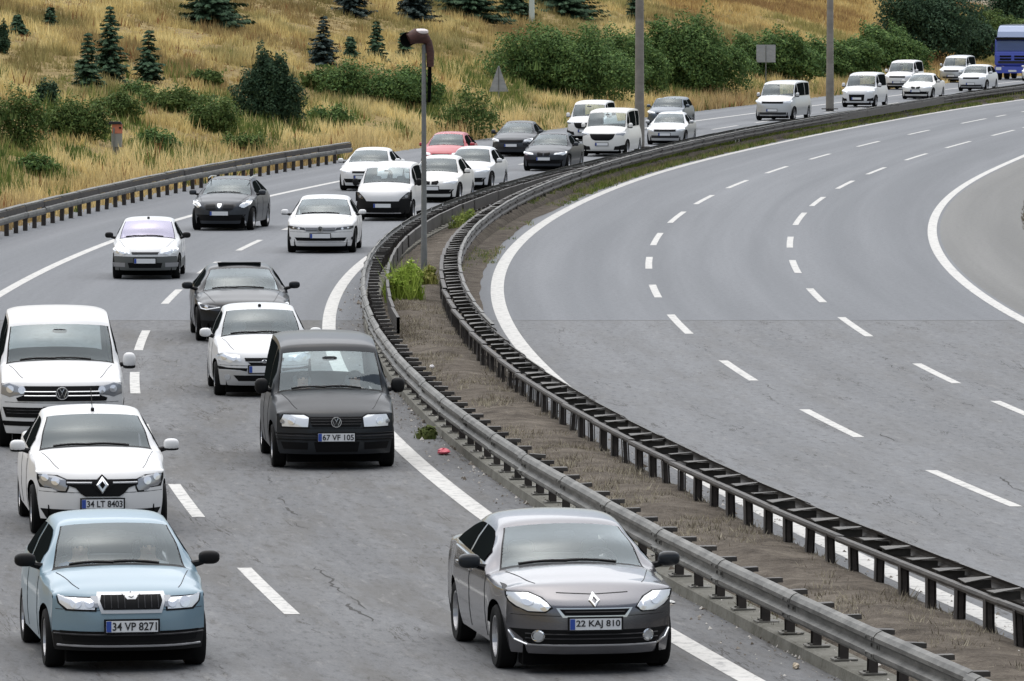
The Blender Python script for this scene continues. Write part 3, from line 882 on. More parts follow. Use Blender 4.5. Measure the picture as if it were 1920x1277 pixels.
        for j in range(nj - 1):
            for k in range(nu - 1):
                q = (j * nu + k, j * nu + k + 1, (j + 1) * nu + k + 1, (j + 1) * nu + k)
                inner = lo <= k < hi; wide = lo - 1 <= k < hi + 1
                if jw0 <= j < jw1 and wide:
                    (gl if inner and jw0 < j < jw1 - 0 else seal).append(q)
                elif jr0 <= j < jr1 and inner: rgl.append(q)
                elif s.j(s.i_cowl) <= j < jw0 and wide: seal.append(q)
                else:
                    F.append(q)
                    zc_ = sum(V[i][2] for i in q) / 4
                    mi.append(1 if (s.bump and zc_ < s.bump[0] and j < s.j(s.i_hood)) else 0)
        # flanks
        j0, j1 = s.j(5), s.j(s.i_rw1 + 1)
        js = list(range(j0, j1 + 1))
        rows_up = [0, .10, .5, .9, 1.0]; rows_lo = [.05, .16, .32, .5, .68, .84, 1.0]
        R = s.r + .055
        side_gl = [[], []]
        s.cols = []
        for sg in (-1, 1):
            b0 = len(V); nr = len(rows_up) + len(rows_lo)
            prev = -9
            for j in js:
                x, l, z = s.edge(j)
                l = max(l, prev + 1e-4); prev = l
                f = l + s.fo
                tb = s.belt + (s.beltr - s.belt) * min(1, max(0, (f - s.lc) / max(.1, s.L - s.lc - .4)))
                zsh = min(tb, z - .045)
                ws = float(s.wside(l))
                zl = s.zb + .02
                for ax in (0.0, s.wb):
                    if abs(l - ax) < R: zl = max(zl, s.r + math.sqrt(max(0, R * R - (l - ax) ** 2)))
                zl = min(zl, zsh - .03)
                xs_ = ws * float(s.bulge(zsh))
                for t in rows_up:
                    bow = .02 * math.sin(math.pi * t) if z - zsh > .2 else .008 * math.sin(math.pi * t)
                    V.append((sg * (x + (xs_ - x) * t + bow), l, z + (zsh - z) * t))
                for t in rows_lo:
                    zz = zsh + (zl - zsh) * t
                    V.append((sg * ws * float(s.bulge(zz)), l, zz))
                if sg > 0: s.cols.append((l, z, zsh, x, xs_))
            for a in range(len(js) - 1):
                for r in range(nr - 1):
                    F.append((b0 + a * nr + r, b0 + (a + 1) * nr + r, b0 + (a + 1) * nr + r + 1, b0 + a * nr + r + 1))
                    zc_ = (V[F[-1][0]][2] + V[F[-1][2]][2]) / 2
                    mi.append(1 if (s.low and zc_ < s.low) or (s.bump and V[F[-1][0]][1] < -.34 and zc_ < s.bump[0]) else 0)
        mats = [PA[s.paint], s.bump[1] if s.bump else (VM['grey'] if s.low else PA[s.paint])]
        obj('body', mesh('body', V, F, mats, True, mi, 42, True, .0008), root)
        def sub(nm, Q, m, thick=0.0, push=0.0):
            used = sorted({i for q in Q for i in q}); ix = {v: i for i, v in enumerate(used)}
            return obj(nm, mesh(nm, [V[i] for i in used], [tuple(ix[i] for i in q) for q in Q], m, True, None, 50, True), root)
        s.ws = sub('windscreen', gl, GL[s.glass])
        sub('windscreen_seal', seal, VM['trim'])
        if rgl: sub('rear_window', rgl, GL['mid'])
        # side windows, laid 4 mm proud of the flank
        up = [(l, z, zsh, x, xs_) for l, z, zsh, x, xs_ in s.cols if z - zsh > .06]
        if up:
            la, lb_ = up[0][0], up[-1][0]
            cuts = s.pil or (la + (lb_ - la) * .46,)
            spans_ = []; p0 = la + .12
            for cpt in list(cuts) + [None]:
                e_ = (cpt - .05) if cpt else (lb_ - .16)
                if e_ - p0 > .15: spans_.append((p0, e_))
                p0 = (cpt or 0) + .05
            ll = [c_[0] for c_ in up]
            for sg in (-1, 1):
                for a_, b_ in spans_:
                    n = max(4, int((b_ - a_) / .09)); VV, FF = [], []
                    for l in np.linspace(a_, b_, n):
                        z, zsh, x, xs_ = (float(np.interp(l, ll, [c_[i] for c_ in up])) for i in (1, 2, 3, 4))
                        hgt = z - zsh
                        t0 = min(.5, .055 / max(hgt, .06)); t1 = 1 - min(.45, .03 / max(hgt, .06))
                        for t in (t0, .5, t1):
                            VV.append((sg * (x + (xs_ - x) * t + .02 * math.sin(math.pi * t) + .005), l, z + (zsh - z) * t))
                    for i in range(n - 1):
                        for r in range(2): FF.append((i * 3 + r, i * 3 + r + 1, (i + 1) * 3 + r + 1, (i + 1) * 3 + r))
                    obj('side_window', mesh('side_window', VV, FF, VM['glass'], True, None, 50, True), root)
        # floor, wheel wells; low black front box added as shade under the bumper
        MB().box((0, (s.L - 2 * s.fo + .3) / 2 + .02, s.zb + .17), (s.W * .66, s.L - .62, .26)).box((0, -s.fo + .40, s.zb + .03), (s.W * .76, .30, .30)).build('underside_shade_box', VM['dark'], root)
        # wheels
        tw = .10
        tp = [(-tw * .8, s.r * .64), (-tw, s.r * .72), (-tw, s.r * .93), (-tw * .75, s.r), (tw * .75, s.r), (tw, s.r * .93), (tw, s.r * .72), (tw * .8, s.r * .64)]
        if not hasattr(Car, 'wm'): Car.wm = {}
        key = (round(s.r, 3), detail)
        if key not in Car.wm:
            nn = 28 if detail > 1 else 16
            t_me = MB().lathe(tp, nn).mesh('wheel', VM['tyre'], True, 40)
            rm = MB().lathe([(tw * .55, .001), (tw * .62, s.r * .10), (tw * .50, s.r * .14), (tw * .42, s.r * .14)], 14)
            rm.lathe([(tw * .35, s.r * .66), (tw * .9, s.r * .655), (tw * .9, s.r * .60), (tw * .3, s.r * .57)], nn)
            for k in range(5):
                a_ = 2 * math.pi * k / 5 + .3
                da = .17
                pts = []
                for xx in (tw * .62, tw * .40):
                    for rr, w_ in ((s.r * .10, .35), (s.r * .62, da)):
                        for sg in (-1, 1): pts.append((xx, rr * math.cos(a_ + sg * w_), rr * math.sin(a_ + sg * w_)))
                rm.add(pts, [(0, 1, 3, 2), (4, 6, 7, 5), (0, 2, 6, 4), (1, 5, 7, 3), (2, 3, 7, 6)])
            r_me = rm.mesh('rim', VM['rim'], False)
            d_me = MB().lathe([(tw * .2, .001), (tw * .2, s.r * .6)], 16).mesh('brake_disc', VM['dark'])
            Car.wm[key] = (t_me, r_me, d_me)
        t_me, r_me, d_me = Car.wm[key]
        for ax in (0.0, s.wb):
            for sg in (-1, 1):
                w_ = obj('wheel', t_me, root, (sg * (s.hw - .125), ax, s.r), (0, 0, 0 if sg > 0 else math.pi))
                obj('rim', r_me, w_); obj('brake_disc', d_me, w_)
        return root
    def interior(s, seats=True):
        root = s.root
        ld = s.lc - s.fo
        zd = s.zc - .03 - s.hoodc
        MB().blob((0, ld + .42, zd - .16), (s.W * .76, .62, .30), 14, 8, 4).build('dashboard', VM['dash'], root, True)
        if seats:
            ls = s.lw - s.fo + (.12 if s.H < 1.65 else .05)
            h = zd - .02 + s.seat_h
            for sg in (-1, 1):
                st_ = MB().blob((sg * s.W * .21, ls + .2, h - .22), (.50, .16, .62), 12, 8, 3.5).blob((sg * s.W * .21, ls - .1, h - .5), (.5, .5, .16), 12, 6, 3.5).build('seat', VM['seat'], root, True)
                MB().blob((sg * s.W * .21, ls + .23, h + .18), (.27, .10, .17), 10, 7, 3).build('headrest', VM['seat'], st_, True)
            MB().blob((0, ls + 1.05, h - .25), (s.W * .72, .16, .62), 12, 8, 4).build('rear_seat', VM['seat'], root, True)
            sw = MB(); c0 = Vector((s.W * .21, ld + .78, zd + .0)); n = 18
            sw.tube([c0 + Vector((.185 * math.cos(2 * math.pi * k / n), .06 * math.sin(2 * math.pi * k / n), .175 * math.sin(2 * math.pi * k / n))) for k in range(n + 1)], .016, 6, False)
            sw.box(tuple(c0), (.34, .03, .05)); sw.build('steering_wheel', VM['dash'], root, True)
        zt = s.zw - .10
        MB().blob((0, s.lw - s.fo - .10, zt), (.22, .03, .065), 10, 6, 3).build('interior_mirror', VM['dash'], root, True)
    def wipers(s):
        for x0, x1 in ((.55, -.18), (-.10, -.72)):
            pts = []
            for t in np.linspace(0, 1, 7):
                x = (x0 + (x1 - x0) * t) * s.hw * s.wc
                u = abs(x) / (s.hw * s.wc)
                l = s.lc - s.fo + .10 + s.wbend * u ** 2.2 + .035 * math.sin(t * 2.8)
                pts.append((x, l - .02, s.hood(x, l) + .022))
            MB().tube(pts, .016, 5).build('wiper', VM['trim'], s.root)
    def mirrors(s, m, z=None, size=(.20, .13, .15), l=None, base=None):
        z = z or s.belt + .06
        l = l if l is not None else s.lc - s.fo + .42
        x = float(s.wside(l)) * float(s.bulge(z)) + .03
        for sg in (-1, 1):
            o = MB().blob((sg * (x + size[0] / 2 + .02), l, z + .03), size, 14, 9, 2.7).build('wing_mirror', m, s.root, True)
            MB().tube([(sg * (x - .06), l + .04, z - .05), (sg * (x + .07), l, z - .015)], [.04, .028], 7).build('mirror_arm', VM['trim'], o, True)
            if base: MB().blob((sg * (x + size[0] / 2 + .02), l + .005, z + .03 - size[2] * .36), (size[0] * .98, size[1] * .96, size[2] * .34), 12, 6, 2.8).build('mirror_base', base, o, True)
    def plate(s, z, text=None, x=0.0, w=.52, h=.112, frame=True, off=.0):
        l = min(s.front(x * s.hw, z - h / 2), s.front(x * s.hw, z + h / 2)) - .006 - off
        fr = MB().box((x * s.hw, l - .004, z), (w + .04, .016, h + .035 if frame else h + .006)).build('plate_holder', VM['trim'], s.root)
        p = MB().box((x * s.hw, l - .015, z), (w, .008, h)).build('number_plate', VM['plate'], s.root)
        MB().box((x * s.hw - w / 2 + .027, l - .0205, z), (.05, .004, h - .006)).build('country_band', VM['pblue'], p)
        if text:
            lettering(text, p, (x * s.hw + .026, l - .0222, z), w - .075, h * .74, VM['ink'])
    def seams(s, zb=None, doors=(.48, 1.55)):
        for sg in (-1, 1):
            pts = []
            l0, l1 = s.lg + .16 - s.fo, s.lc - s.fo - .02
            for t in np.linspace(0, 1, 12):
                x = sg * s.hw * (.60 + .20 * t ** .8); l = l0 + (l1 - l0) * t + .12 * (abs(x) / s.hw) ** 2 * (1 - t)
                pts.append((x, l, s.hood(x, l) + .0005))
            MB().tube(pts, .0045, 5).build('bonnet_seam', VM['trim'], s.root)
            for l in doors:
                pts = [(sg * (float(s.wside(l)) * float(s.bulge(z))), l + (.05 if z > .7 else 0), z) for z in np.linspace(.28, s.belt - .06, 9)]
                MB().tube(pts, .004, 5).build('door_seam', VM['trim'], s.root, True)
        if zb: s.line('bumper_seam', [(-.88, zb + .008), (0, zb), (.88, zb + .008)], .007, VM['trim'], s.root, .0)
    def light(s, poly, m='lens', bulbs=(), off=.006, rim=None):
        for mir in (False, True):
            if rim: s.patch('lamp_surround', grow(poly, rim), VM['trim'], s.root, off - .003, 6, 10, .03, mir)
            o = s.patch('headlight', poly, VM[m], s.root, off, 6, 10, .03, mir)
            for (x, z, r, bm_) in bulbs:
                s.disc('reflector', -x if mir else x, z, r, VM[bm_], o, off + .008, 1.0)
def grow(poly, d):
    cx_ = sum(p[0] for p in poly) / len(poly); cz_ = sum(p[1] for p in poly) / len(poly)
    return [(cx_ + (x - cx_) * (1 + d / max(.05, abs(x - cx_))), cz_ + (z - cz_) * (1 + d / max(.03, abs(z - cz_)))) for x, z in poly]
def mir(poly): return [(-x, z) for x, z in poly]
_txt = {}
def lettering(text, parent, loc, w, h, m):
    cu = bpy.data.curves.new('lettering', 'FONT')
    cu.body = text; cu.align_x = 'CENTER'; cu.align_y = 'CENTER'
    cu.extrude = .012; cu.offset = .018; cu.resolution_u = 3
    t = bpy.data.objects.new('lettering', cu); COL.objects.link(t)
    bpy.context.view_layer.update()
    me = bpy.data.meshes.new_from_object(t.evaluated_get(bpy.context.evaluated_depsgraph_get()))
    bpy.data.objects.remove(t)
    co = np.array([v.co for v in me.vertices])
    mn, mx = co.min(0), co.max(0)
    co = (co - (mn + mx) / 2) * np.array([w / (mx[0] - mn[0]), h / (mx[1] - mn[1]), .08])
    P = np.stack([co[:, 0], -co[:, 2], co[:, 1]], 1)
    me.vertices.foreach_set('co', P.astype(np.float32).ravel())
    me.name = 'lettering'
    me.materials.clear(); me.materials.append(m)
    me.update()
    return obj('lettering', me, parent, loc)
def diamond(s, x, z, w, h, m, parent, off=.02):
    x *= s.hw; l = s.front(x, z) - off
    def ringv(k): return [(x, 0, z + h / 2 * k), (x + w / 2 * k, 0, z), (x, 0, z - h / 2 * k), (x - w / 2 * k, 0, z)]
    V = [(a, s.front(a, c) - off, c) for a, b, c in ringv(1)] + [(a, s.front(a, c) - off - .012, c) for a, b, c in ringv(.80)] + [(a, s.front(a, c) - off - .012, c) for a, b, c in ringv(.48)] + [(a, s.front(a, c) - off + .006, c) for a, b, c in ringv(.40)]
    F = [(r * 4 + k, r * 4 + (k + 1) % 4, r * 4 + 4 + (k + 1) % 4, r * 4 + 4 + k) for r in range(3) for k in range(4)]
    return obj('emblem', mesh('emblem', V, F, m, fix=True), parent)
def roundel(s, z, r, parent, off=.02):
    """round badge with stacked V and W strokes"""
    l = s.front(0, z) - off
    b = MB().lathe([(.012, r), (-.006, r), (-.008, r * .88), (.002, r * .86), (.002, .001)], 20, 'Y', (0, l, z)).build('emblem', VM['slat'], parent)
    k = MB().lathe([(.0, r * 1.02), (-.010, r), (-.010, r * .86), (.0, r * .84)], 20, 'Y', (0, l, z))
    t = r * .085
    for pts in ([(-.34, .72), (0, .12), (.34, .72)], [(-.72, .34), (-.34, -.66), (0, .02), (.34, -.66), (.72, .34)]):
        k.tube([(x * r, l - .006, z + y * r) for x, y in pts], t, 5)
    k.build('badge_strokes', VM['chrome'], b)
    return b

def park(s, x, y, k, label, cat='car', sc=1.0, group='vehicles queueing on the crowded carriageway', dyaw=0.0):
    X, Y = at(x, y)
    if x > 1400: dyaw -= 5.0
    sl = float(slope(k, Y + 2))
    s.root.location = (X, Y, .0)
    s.root.rotation_euler = (0, 0, -math.atan(sl) + R_(dyaw))
    s.root.scale = (sc, sc, sc)
    tag(s.root, label, cat, group)
    return s.root
def rect(x0, x1, z0, z1): return [(x0, z0), (x1, z0), (x1, z1), (x0, z1)]
def P3(x0, z0, s, hw):
    """picture points of a nose seen head-on -> (fraction of half width, height)"""
    return lambda pts: [((x - x0) / s / hw, (z0 - y) / s) for x, y in pts]

# pale blue hatchback, front left
c = Car(L=3.97, W=1.67, H=1.45, wb=2.46, fo=.80, r=.295, zb=.22, zg=.80, lg=.09, lc=.98, zc=1.0, lw=1.66, zw=1.375, lr=3.15, zr=1.37, lb=3.75, zbk=1.02, lt=3.85, zt=.95, wg=.86, wh=.91, wc=.86, wr=.66, belt=.93, beltr=.98, corner=.36, paint='ice', zmax=.55, glass='mid', bump=(.43, VM['trim']))
r = c.build('hatchback', 'hatchback')
q = P3(234, 1263, 188, c.hw)
c.light(q([(300,1119),(369,1117),(366,1132),(352,1143),(303,1143)]), 'lens', ((.66, .70, .055, 'bulb'), (.50, .70, .045, 'bulb')), rim=.02)
for sg in (-1, 1): c.patch('indicator_lamp', [(sg * .40, .662), (sg * .48, .662), (sg * .48, .772), (sg * .40, .772)], VM['lensd'], r, .013, 4, 4)
sur = q([(171,1111),(297,1111),(300,1124),(291,1150),(177,1150),(168,1124)])
c.patch('grille_surround', sur, PA['silver'], r, .012)
gr = q([(178,1116),(290,1116),(293,1127),(287,1143),(181,1143),(175,1127)])
g_ = c.patch('grille', gr, VM['mesh'], r, .017, 6, 12)
for k in range(9):
    x = -.52 + .13 * k
    if abs(x) > .08: c.line('grille_bar', [(x * .62, .655), (x * .62, .775)], .012, VM['slat'], g_, .02)
c.disc('emblem', 0, .785, .032, VM['chrome'], r, .026, .9, .7)
c.patch('emblem_wedge', [(-.11, .80), (.11, .80), (.05, .74), (-.05, .74)], PA['silver'], r, .022, 3, 5)
c.patch('lower_intake', [(-.84, .42), (.84, .42), (.80, .315), (-.80, .315)], VM['mesh'], r, .006, 5, 16)
c.line('intake_slat', [(-.9, .385), (.9, .385)], .02, VM['slat'], r, .012)
c.line('bumper_lip', [(-.86, .27), (.86, .27)], .024, VM['hub'], r, .006)
c.plate(.472, '34 VP 8271', 0)
c.seams(0.625); c.interior(); c.wipers(); c.mirrors(VM['trim'], 1.0, (.22, .14, .14))
CARS = {'hatchback': c}
park(c, 232, 1247, 'D', 'pale blue hatchback nearest the camera, in front of the white saloon', dyaw=1.0)

# grey saloon, front centre
c = Car(L=4.62, W=1.81, H=1.455, wb=2.70, fo=.90, r=.32, zb=.21, zg=.86, lg=.22, lc=1.16, zc=1.02, lw=1.98, zw=1.36, lr=3.5, zr=1.38, lb=4.15, zbk=1.13, lt=4.5, zt=1.08, wg=.86, wh=.92, wc=.87, wr=.665, belt=.95, beltr=1.06, corner=.42, paint='grey', pil=(1.75,), zmax=.62, glass='light', hoodc=.07, roofc=.05)
r = c.build('saloon', 'saloon')
q = P3(1103, 1266, 188.5, c.hw)
hl = q([(1183,1136),(1202,1121),(1238,1106),(1258,1104),(1262,1118),(1252,1134),(1225,1146),(1197,1146)])
c.light(hl, 'lens', ((.55, .685, .045, 'bulb'), (.72, .75, .06, 'bulb')), .006, .014)
c.patch('grille_surround', q([(1030,1139),(1176,1139),(1164,1157),(1042,1157)]), VM['chrome'], r, .007, 4, 14)
g_ = c.patch('grille', q([(1036,1141),(1170,1141),(1160,1153),(1046,1153)]), VM['mesh'], r, .013, 4, 14)
c.line('grille_bar', [(-.33, .635), (.33, .635)], .012, VM['slat'], g_, .016)
diamond(c, 0, .75, .115, .15, VM['chrome'], r)
c.line('bonnet_edge', [(-.40, .815), (0, .80), (.40, .815)], .010, VM['slat'], r, .001)
c.patch('lower_intake', q([(950,1180),(1256,1180),(1222,1209),(984,1209)]), VM['mesh'], r, .008, 5, 18)
for z in (.365, .41): c.line('intake_slat', [(-.74, z), (.74, z)], .014, VM['slat'], r, .011)
for sg in (-1, 1):
    c.disc('fog_lamp', sg * .615, .39, .062, VM['chrome'], r, .012, 1.0, .75); c.disc('fog_lamp_glass', sg * .615, .39, .046, VM['fog'], r, .018)
    c.line('bumper_trim', [(sg * .90, .43), (sg * .84, .345), (sg * .72, .30)], .022, VM['chrome'], r, .010)
c.line('bumper_trim', [(-.72, .30), (.72, .30)], .022, VM['hub'], r, .010)
c.plate(.515, '22 KAJ 810', 0)
c.seams(0.59); c.interior(); c.wipers(); c.mirrors(PA['charcoal'], .99, (.23, .15, .15))
for sg in (-1, 1):   # bright strip under the side windows and door handles
    ll = [v[0] for v in c.cols]
    pts = [(sg * (float(np.interp(l, ll, [v[4] for v in c.cols])) + .012), l, float(np.interp(l, ll, [v[2] for v in c.cols])) - .01) for l in np.linspace(.75, 2.6, 14)]
    MB().tube(pts, .012, 6).build('window_trim', VM['chrome'], r, True)
    for l in (1.55, 2.45):
        MB().blob((sg * (c.hw * .975), l, .86), (.05, .2, .04), 10, 6, 3).build('door_handle', PA['grey'], r, True)
park(c, 1088, 1249, 'D', 'grey saloon nearest the camera, beside the median guardrail', dyaw=.5)

# white saloon behind the pale blue hatchback
c = Car(L=4.35, W=1.75, H=1.52, wb=2.63, fo=.83, r=.31, zb=.22, zg=.82, lg=.10, lc=1.02, zc=1.07, lw=1.72, zw=1.44, lr=2.95, zr=1.45, lb=3.6, zbk=1.12, lt=4.25, zt=1.1, wg=.84, wh=.92, wc=.86, wr=.67, belt=.97, beltr=1.05, corner=.42, paint='white', zmax=.6, glass='dark')
r = c.build('saloon', 'saloon')
q = P3(186, 1011, 151, c.hw)
c.light(q([(252,902),(290,890),(303,889),(304,903),(299,915),(270,923),(255,923),(250,912)]), 'lensd', ((.66, .70, .05, 'bulb'), (.80, .74, .045, 'bulb')), .007, .018)
g_ = c.patch('grille', q([(118,901),(254,901),(254,912),(238,915),(224,931),(218,933),(154,933),(148,931),(134,915),(118,912)]), VM['mesh'], r, .012, 7, 16)
c.line('grille_bar', [(-.50, .685), (-.15, .685)], .030, VM['lensd'], g_, .018); c.line('grille_bar', [(.15, .685), (.50, .685)], .030, VM['lensd'], g_, .018)
c.patch('emblem_boss', [(-.16, .66), (0, .79), (.16, .66), (0, .53)], VM['mesh'], r, .018, 7, 9)
diamond(c, 0, .66, .155, .215, VM['chrome'], r, .028)
c.patch('lower_intake', q([(72,958),(300,958),(288,978),(84,978)]), VM['mesh'], r, .008, 5, 16)
c.plate(.425, '34 LT 8403', 0)
c.seams(0.56); c.interior(False); c.wipers(); c.mirrors(PA['white'], 1.03, (.20, .14, .15), base=VM['trim'])
MB().tube([(0, c.lw - c.fo + .10, c.zw + .03), (0, c.lw - c.fo + .42, c.zw + .30)], .006, 5).blob((0, c.lw - c.fo + .09, c.zw + .05), (.05, .09, .05), 8, 5).build('aerial', VM['trim'], r)
park(c, 184, 998, 'C', 'white saloon with a big diamond badge, directly behind the pale blue hatchback', dyaw=1.0)

# white van, left edge
c = Car(L=4.9, W=1.92, H=1.97, wb=3.0, fo=.92, r=.335, zb=.24, zg=1.02, lg=.10, lc=.86, zc=1.29, lw=1.52, zw=1.80, lr=4.72, zr=1.93, lb=4.84, zbk=1.2, lt=4.88, zt=1.1, wg=.88, wh=.91, wc=.87, wr=.76, belt=1.19, beltr=1.21, corner=.34, paint='white', zmax=.75, glass='mid', u_gl=.95, hoodc=.05, pil=(1.05, 2.6))
r = c.build('van', 'van')
q = P3(117, 844, 126.4, c.hw)
c.light(q([(187,720),(216,719),(230,721),(231,742),(215,745),(188,743)]), 'lensd', ((.62, .89, .055, 'bulb'), (.80, .90, .055, 'bulb')), .007)
g_ = c.patch('grille', q([(47,724),(187,724),(188,741),(204,744),(200,752),(34,752),(30,744),(46,741)]), VM['mesh'], r, .012, 6, 16)
for z in (.865, .805): c.line('grille_bar', [(-.58, z), (.58, z)], .024, VM['chrome'], g_, .02)
roundel(c, .845, .095, r, .05)
c.patch('lower_intake', q([(6,764),(228,764),(220,783),(12,783)]), VM['mesh'], r, .008, 5, 16)
c.patch('lower_intake', q([(5,790),(229,790),(226,799),(9,799)]), VM['mesh'], r, .008, 4, 16)
for z in (.545, .59): c.line('intake_slat', [(-.85, z), (.85, z)], .014, VM['slat'], r, .011)
c.plate(.575, None)
c.seams(0.7); c.interior(False); c.wipers(); c.mirrors(PA['white'], 1.23, (.20, .16, .24), base=VM['trim'])
park(c, 114, 836, 'C', 'white van with chrome grille bars at the left edge, behind the white saloon', 'van', dyaw=.5)

# dark grey high-roofed van
c = Car(L=4.4, W=1.80, H=1.83, wb=2.68, fo=.88, r=.31, zb=.23, zg=.83, lg=.09, lc=.98, zc=1.10, lw=1.52, zw=1.62, lr=4.1, zr=1.79, lb=4.3, zbk=1.1, lt=4.36, zt=1.0, wg=.86, wh=.91, wc=.88, wr=.745, belt=1.05, beltr=1.08, corner=.36, paint='charcoal', zmax=.62, glass='light', u_gl=.95, pil=(1.1,))
r = c.build('van', 'van')
q = P3(630, 882, 132, c.hw)
c.light(q([(681,782),(690,778),(727,778),(731,786),(730,800),(683,800)]), 'lens', ((.70, .70, .05, 'bulb'), (.84, .69, .03, 'lensd')), .007, .018)
g_ = c.patch('grille', q([(578,781),(682,781),(675,800),(585,800)]), VM['mesh'], r, .009, 5, 14)
for z in (.66, .70, .735): c.line('grille_bar', [(-.40, z), (.40, z)], .010, VM['slat'], g_, .013)
roundel(c, .69, .075, r, .03)
for z in (.525, .44): c.line('bumper_groove', [(-.93, z), (.93, z)], .022, VM['mesh'], r, .003)
c.line('bumper_ridge', [(-.93, .49), (.93, .49)], .016, VM['slat'], r, .008)
c.patch('lower_intake', q([(588,828),(674,828),(670,847),(592,847)]), VM['mesh'], r, .008, 4, 10)
for sg in (-1, 1): c.patch('side_intake', [(sg * .45, .40), (sg * .86, .40), (sg * .82, .30), (sg * .45, .30)], VM['mesh'], r, .006, 4, 8)
c.plate(.475, '67 VF 105', 0)
c.seams(0.595); c.interior(); c.wipers(); c.mirrors(VM['trim'], 1.10, (.20, .15, .22))
CARS['darkvan'] = c
park(c, 623, 874, 'D', 'dark grey high-roofed van by the kerb, with people behind its windscreen', 'van')

# small white and silver hatchback half hidden by the dark van
c = Car(L=3.81, W=1.68, H=1.49, wb=2.455, fo=.78, r=.285, zb=.20, zg=.76, lg=.10, lc=.95, zc=1.02, lw=1.58, zw=1.41, lr=3.0, zr=1.42, lb=3.6, zbk=1.0, lt=3.72, zt=.95, wg=.84, wh=.91, wc=.86, wr=.68, belt=.93, beltr=.98, corner=.38, paint='white2', zmax=.55, bump=(.45, PA['silver']), glass='light')
r = c.build('hatchback', 'hatchback')
c.light([(.46, .60), (.50, .72), (.80, .74), (.95, .72), (.93, .62), (.7, .57)], 'lens', ((.62, .66, .05, 'bulb'), (.80, .67, .045, 'bulb')), .006)
c.patch('grille', [(-.40, .665), (.40, .665), (.38, .61), (-.38, .61)], VM['mesh'], r, .008, 4, 12)
c.patch('grille', [(-.33, .59), (.33, .59), (.26, .535), (-.26, .535)], VM['mesh'], r, .008, 4, 12)
c.disc('emblem', 0, .605, .05, VM['chrome'], r, .016, .62, .7)
for sg in (-1, 1): c.patch('bumper_insert', [(sg * .34, .505), (sg * .92, .52), (sg * .90, .46), (sg * .36, .44)], VM['mesh'], r, .006, 4, 10)
c.patch('lower_intake', [(-.62, .37), (.62, .37), (.52, .275), (-.52, .275)], VM['mesh'], r, .007, 4, 14)
for sg in (-1, 1): c.disc('fog_lamp', sg * .74, .33, .05, VM['fog'], r, .008)
c.plate(.475, None)
c.seams(0.53); c.interior(); c.wipers(); c.mirrors(PA['white'], 1.0, (.20, .13, .15))
MB().blob((0, c.lw - c.fo + .12, c.zw + .055), (.06, .10, .06), 8, 5).build('aerial_base', VM['trim'], r)
park(c, 492, 740, 'C', 'small white hatchback with silver bumper, half hidden behind the dark grey van', dyaw=1.5)

# black saloon with open sunroof
c = Car(L=4.93, W=1.88, H=1.46, wb=2.91, fo=.93, r=.335, zb=.19, zg=.76, lg=.08, lc=1.25, zc=1.0, lw=2.08, zw=1.36, lr=3.5, zr=1.38, lb=4.1, zbk=1.08, lt=4.8, zt=1.05, wg=.84, wh=.90, wc=.85, wr=.63, belt=.93, beltr=1.02, corner=.46, paint='black', zmax=.62, glass='light')
r = c.build('saloon', 'saloon')
c.light([(.46, .62), (.50, .70), (.95, .77), (.93, .68), (.80, .62)], 'lensk', ((.78, .685, .035, 'bulb'),), .007)
for sg in (-1, 1): c.line('daylight_strip', [(sg * .93, .735), (sg * .88, .655), (sg * .78, .635), (sg * .50, .685)], .028, VM['lens'], r, .016)
g_ = c.patch('grille', [(-.38, .72), (.38, .72), (.36, .5), (.26, .30), (-.26, .30), (-.36, .5)], VM['mesh'], r, .008, 6, 12)
for z in (.38, .46, .54, .62): c.line('grille_bar', [(-.3, z), (.3, z)], .012, VM['slat'], g_, .012)
for sg in (-1, 1): c.patch('side_intake', [(sg * .5, .42), (sg * .9, .42), (sg * .85, .27), (sg * .5, .27)], VM['mesh'], r, .006, 4, 8); c.disc('fog_lamp', sg * .70, .24, .06, VM['fog'], r, .01, .7)
MB().add([(-.42, 1.75, 1.455), (.42, 1.75, 1.455), (.42, 1.35, 1.472), (-.42, 1.35, 1.472), (-.42, 1.75, 1.40), (.42, 1.75, 1.40), (.42, 1.35, 1.40), (-.42, 1.35, 1.40)],
         [(0, 1, 2, 3), (4, 7, 6, 5), (0, 4, 5, 1), (2, 6, 7, 3), (1, 5, 6, 2), (0, 3, 7, 4)]).build('sunroof_panel', VM['glass'], r)
c.plate(.45, None)
c.seams(0.0); c.interior(); c.wipers(); c.mirrors(PA['black'], 1.02, (.22, .14, .15))
park(c, 455, 638, 'C', 'black saloon with its sunroof tilted open, behind the small white hatchback', dyaw=3.0)

# old white saloon with lilac sunshade look
c = Car(L=4.15, W=1.64, H=1.43, wb=2.47, fo=.80, r=.285, zb=.22, zg=.74, lg=.10, lc=.98, zc=.98, lw=1.62, zw=1.36, lr=2.85, zr=1.36, lb=3.4, zbk=1.04, lt=4.05, zt=1.0, wg=.85, wh=.91, wc=.86, wr=.68, belt=.90, beltr=.96, corner=.40, paint='white2', zmax=.55, bump=(.53, VM['grey']), low=.42, glass='lilac')
r = c.build('saloon', 'saloon')
c.light([(.42, .58), (.46, .72), (.84, .78), (.95, .74), (.92, .60), (.7, .56)], 'lens', ((.62, .66, .06, 'bulb'), (.80, .67, .05, 'bulb')), .006)
c.patch('grille', [(-.40, .655), (.40, .655), (.37, .60), (-.37, .60)], VM['slat'], r, .008, 4, 12)
c.patch('lower_intake', [(-.50, .40), (.50, .40), (.46, .28), (-.46, .28)], VM['mesh'], r, .007, 4, 12)
for sg in (-1, 1): c.patch('bumper_pad', [(sg * .58, .40), (sg * .95, .40), (sg * .93, .30), (sg * .58, .30)], VM['hub'], r, .006, 4, 8)
c.plate(.445, None, w=.50)
c.seams(0.54); c.interior(); c.wipers(); c.mirrors(VM['trim'], .98, (.20, .13, .14))
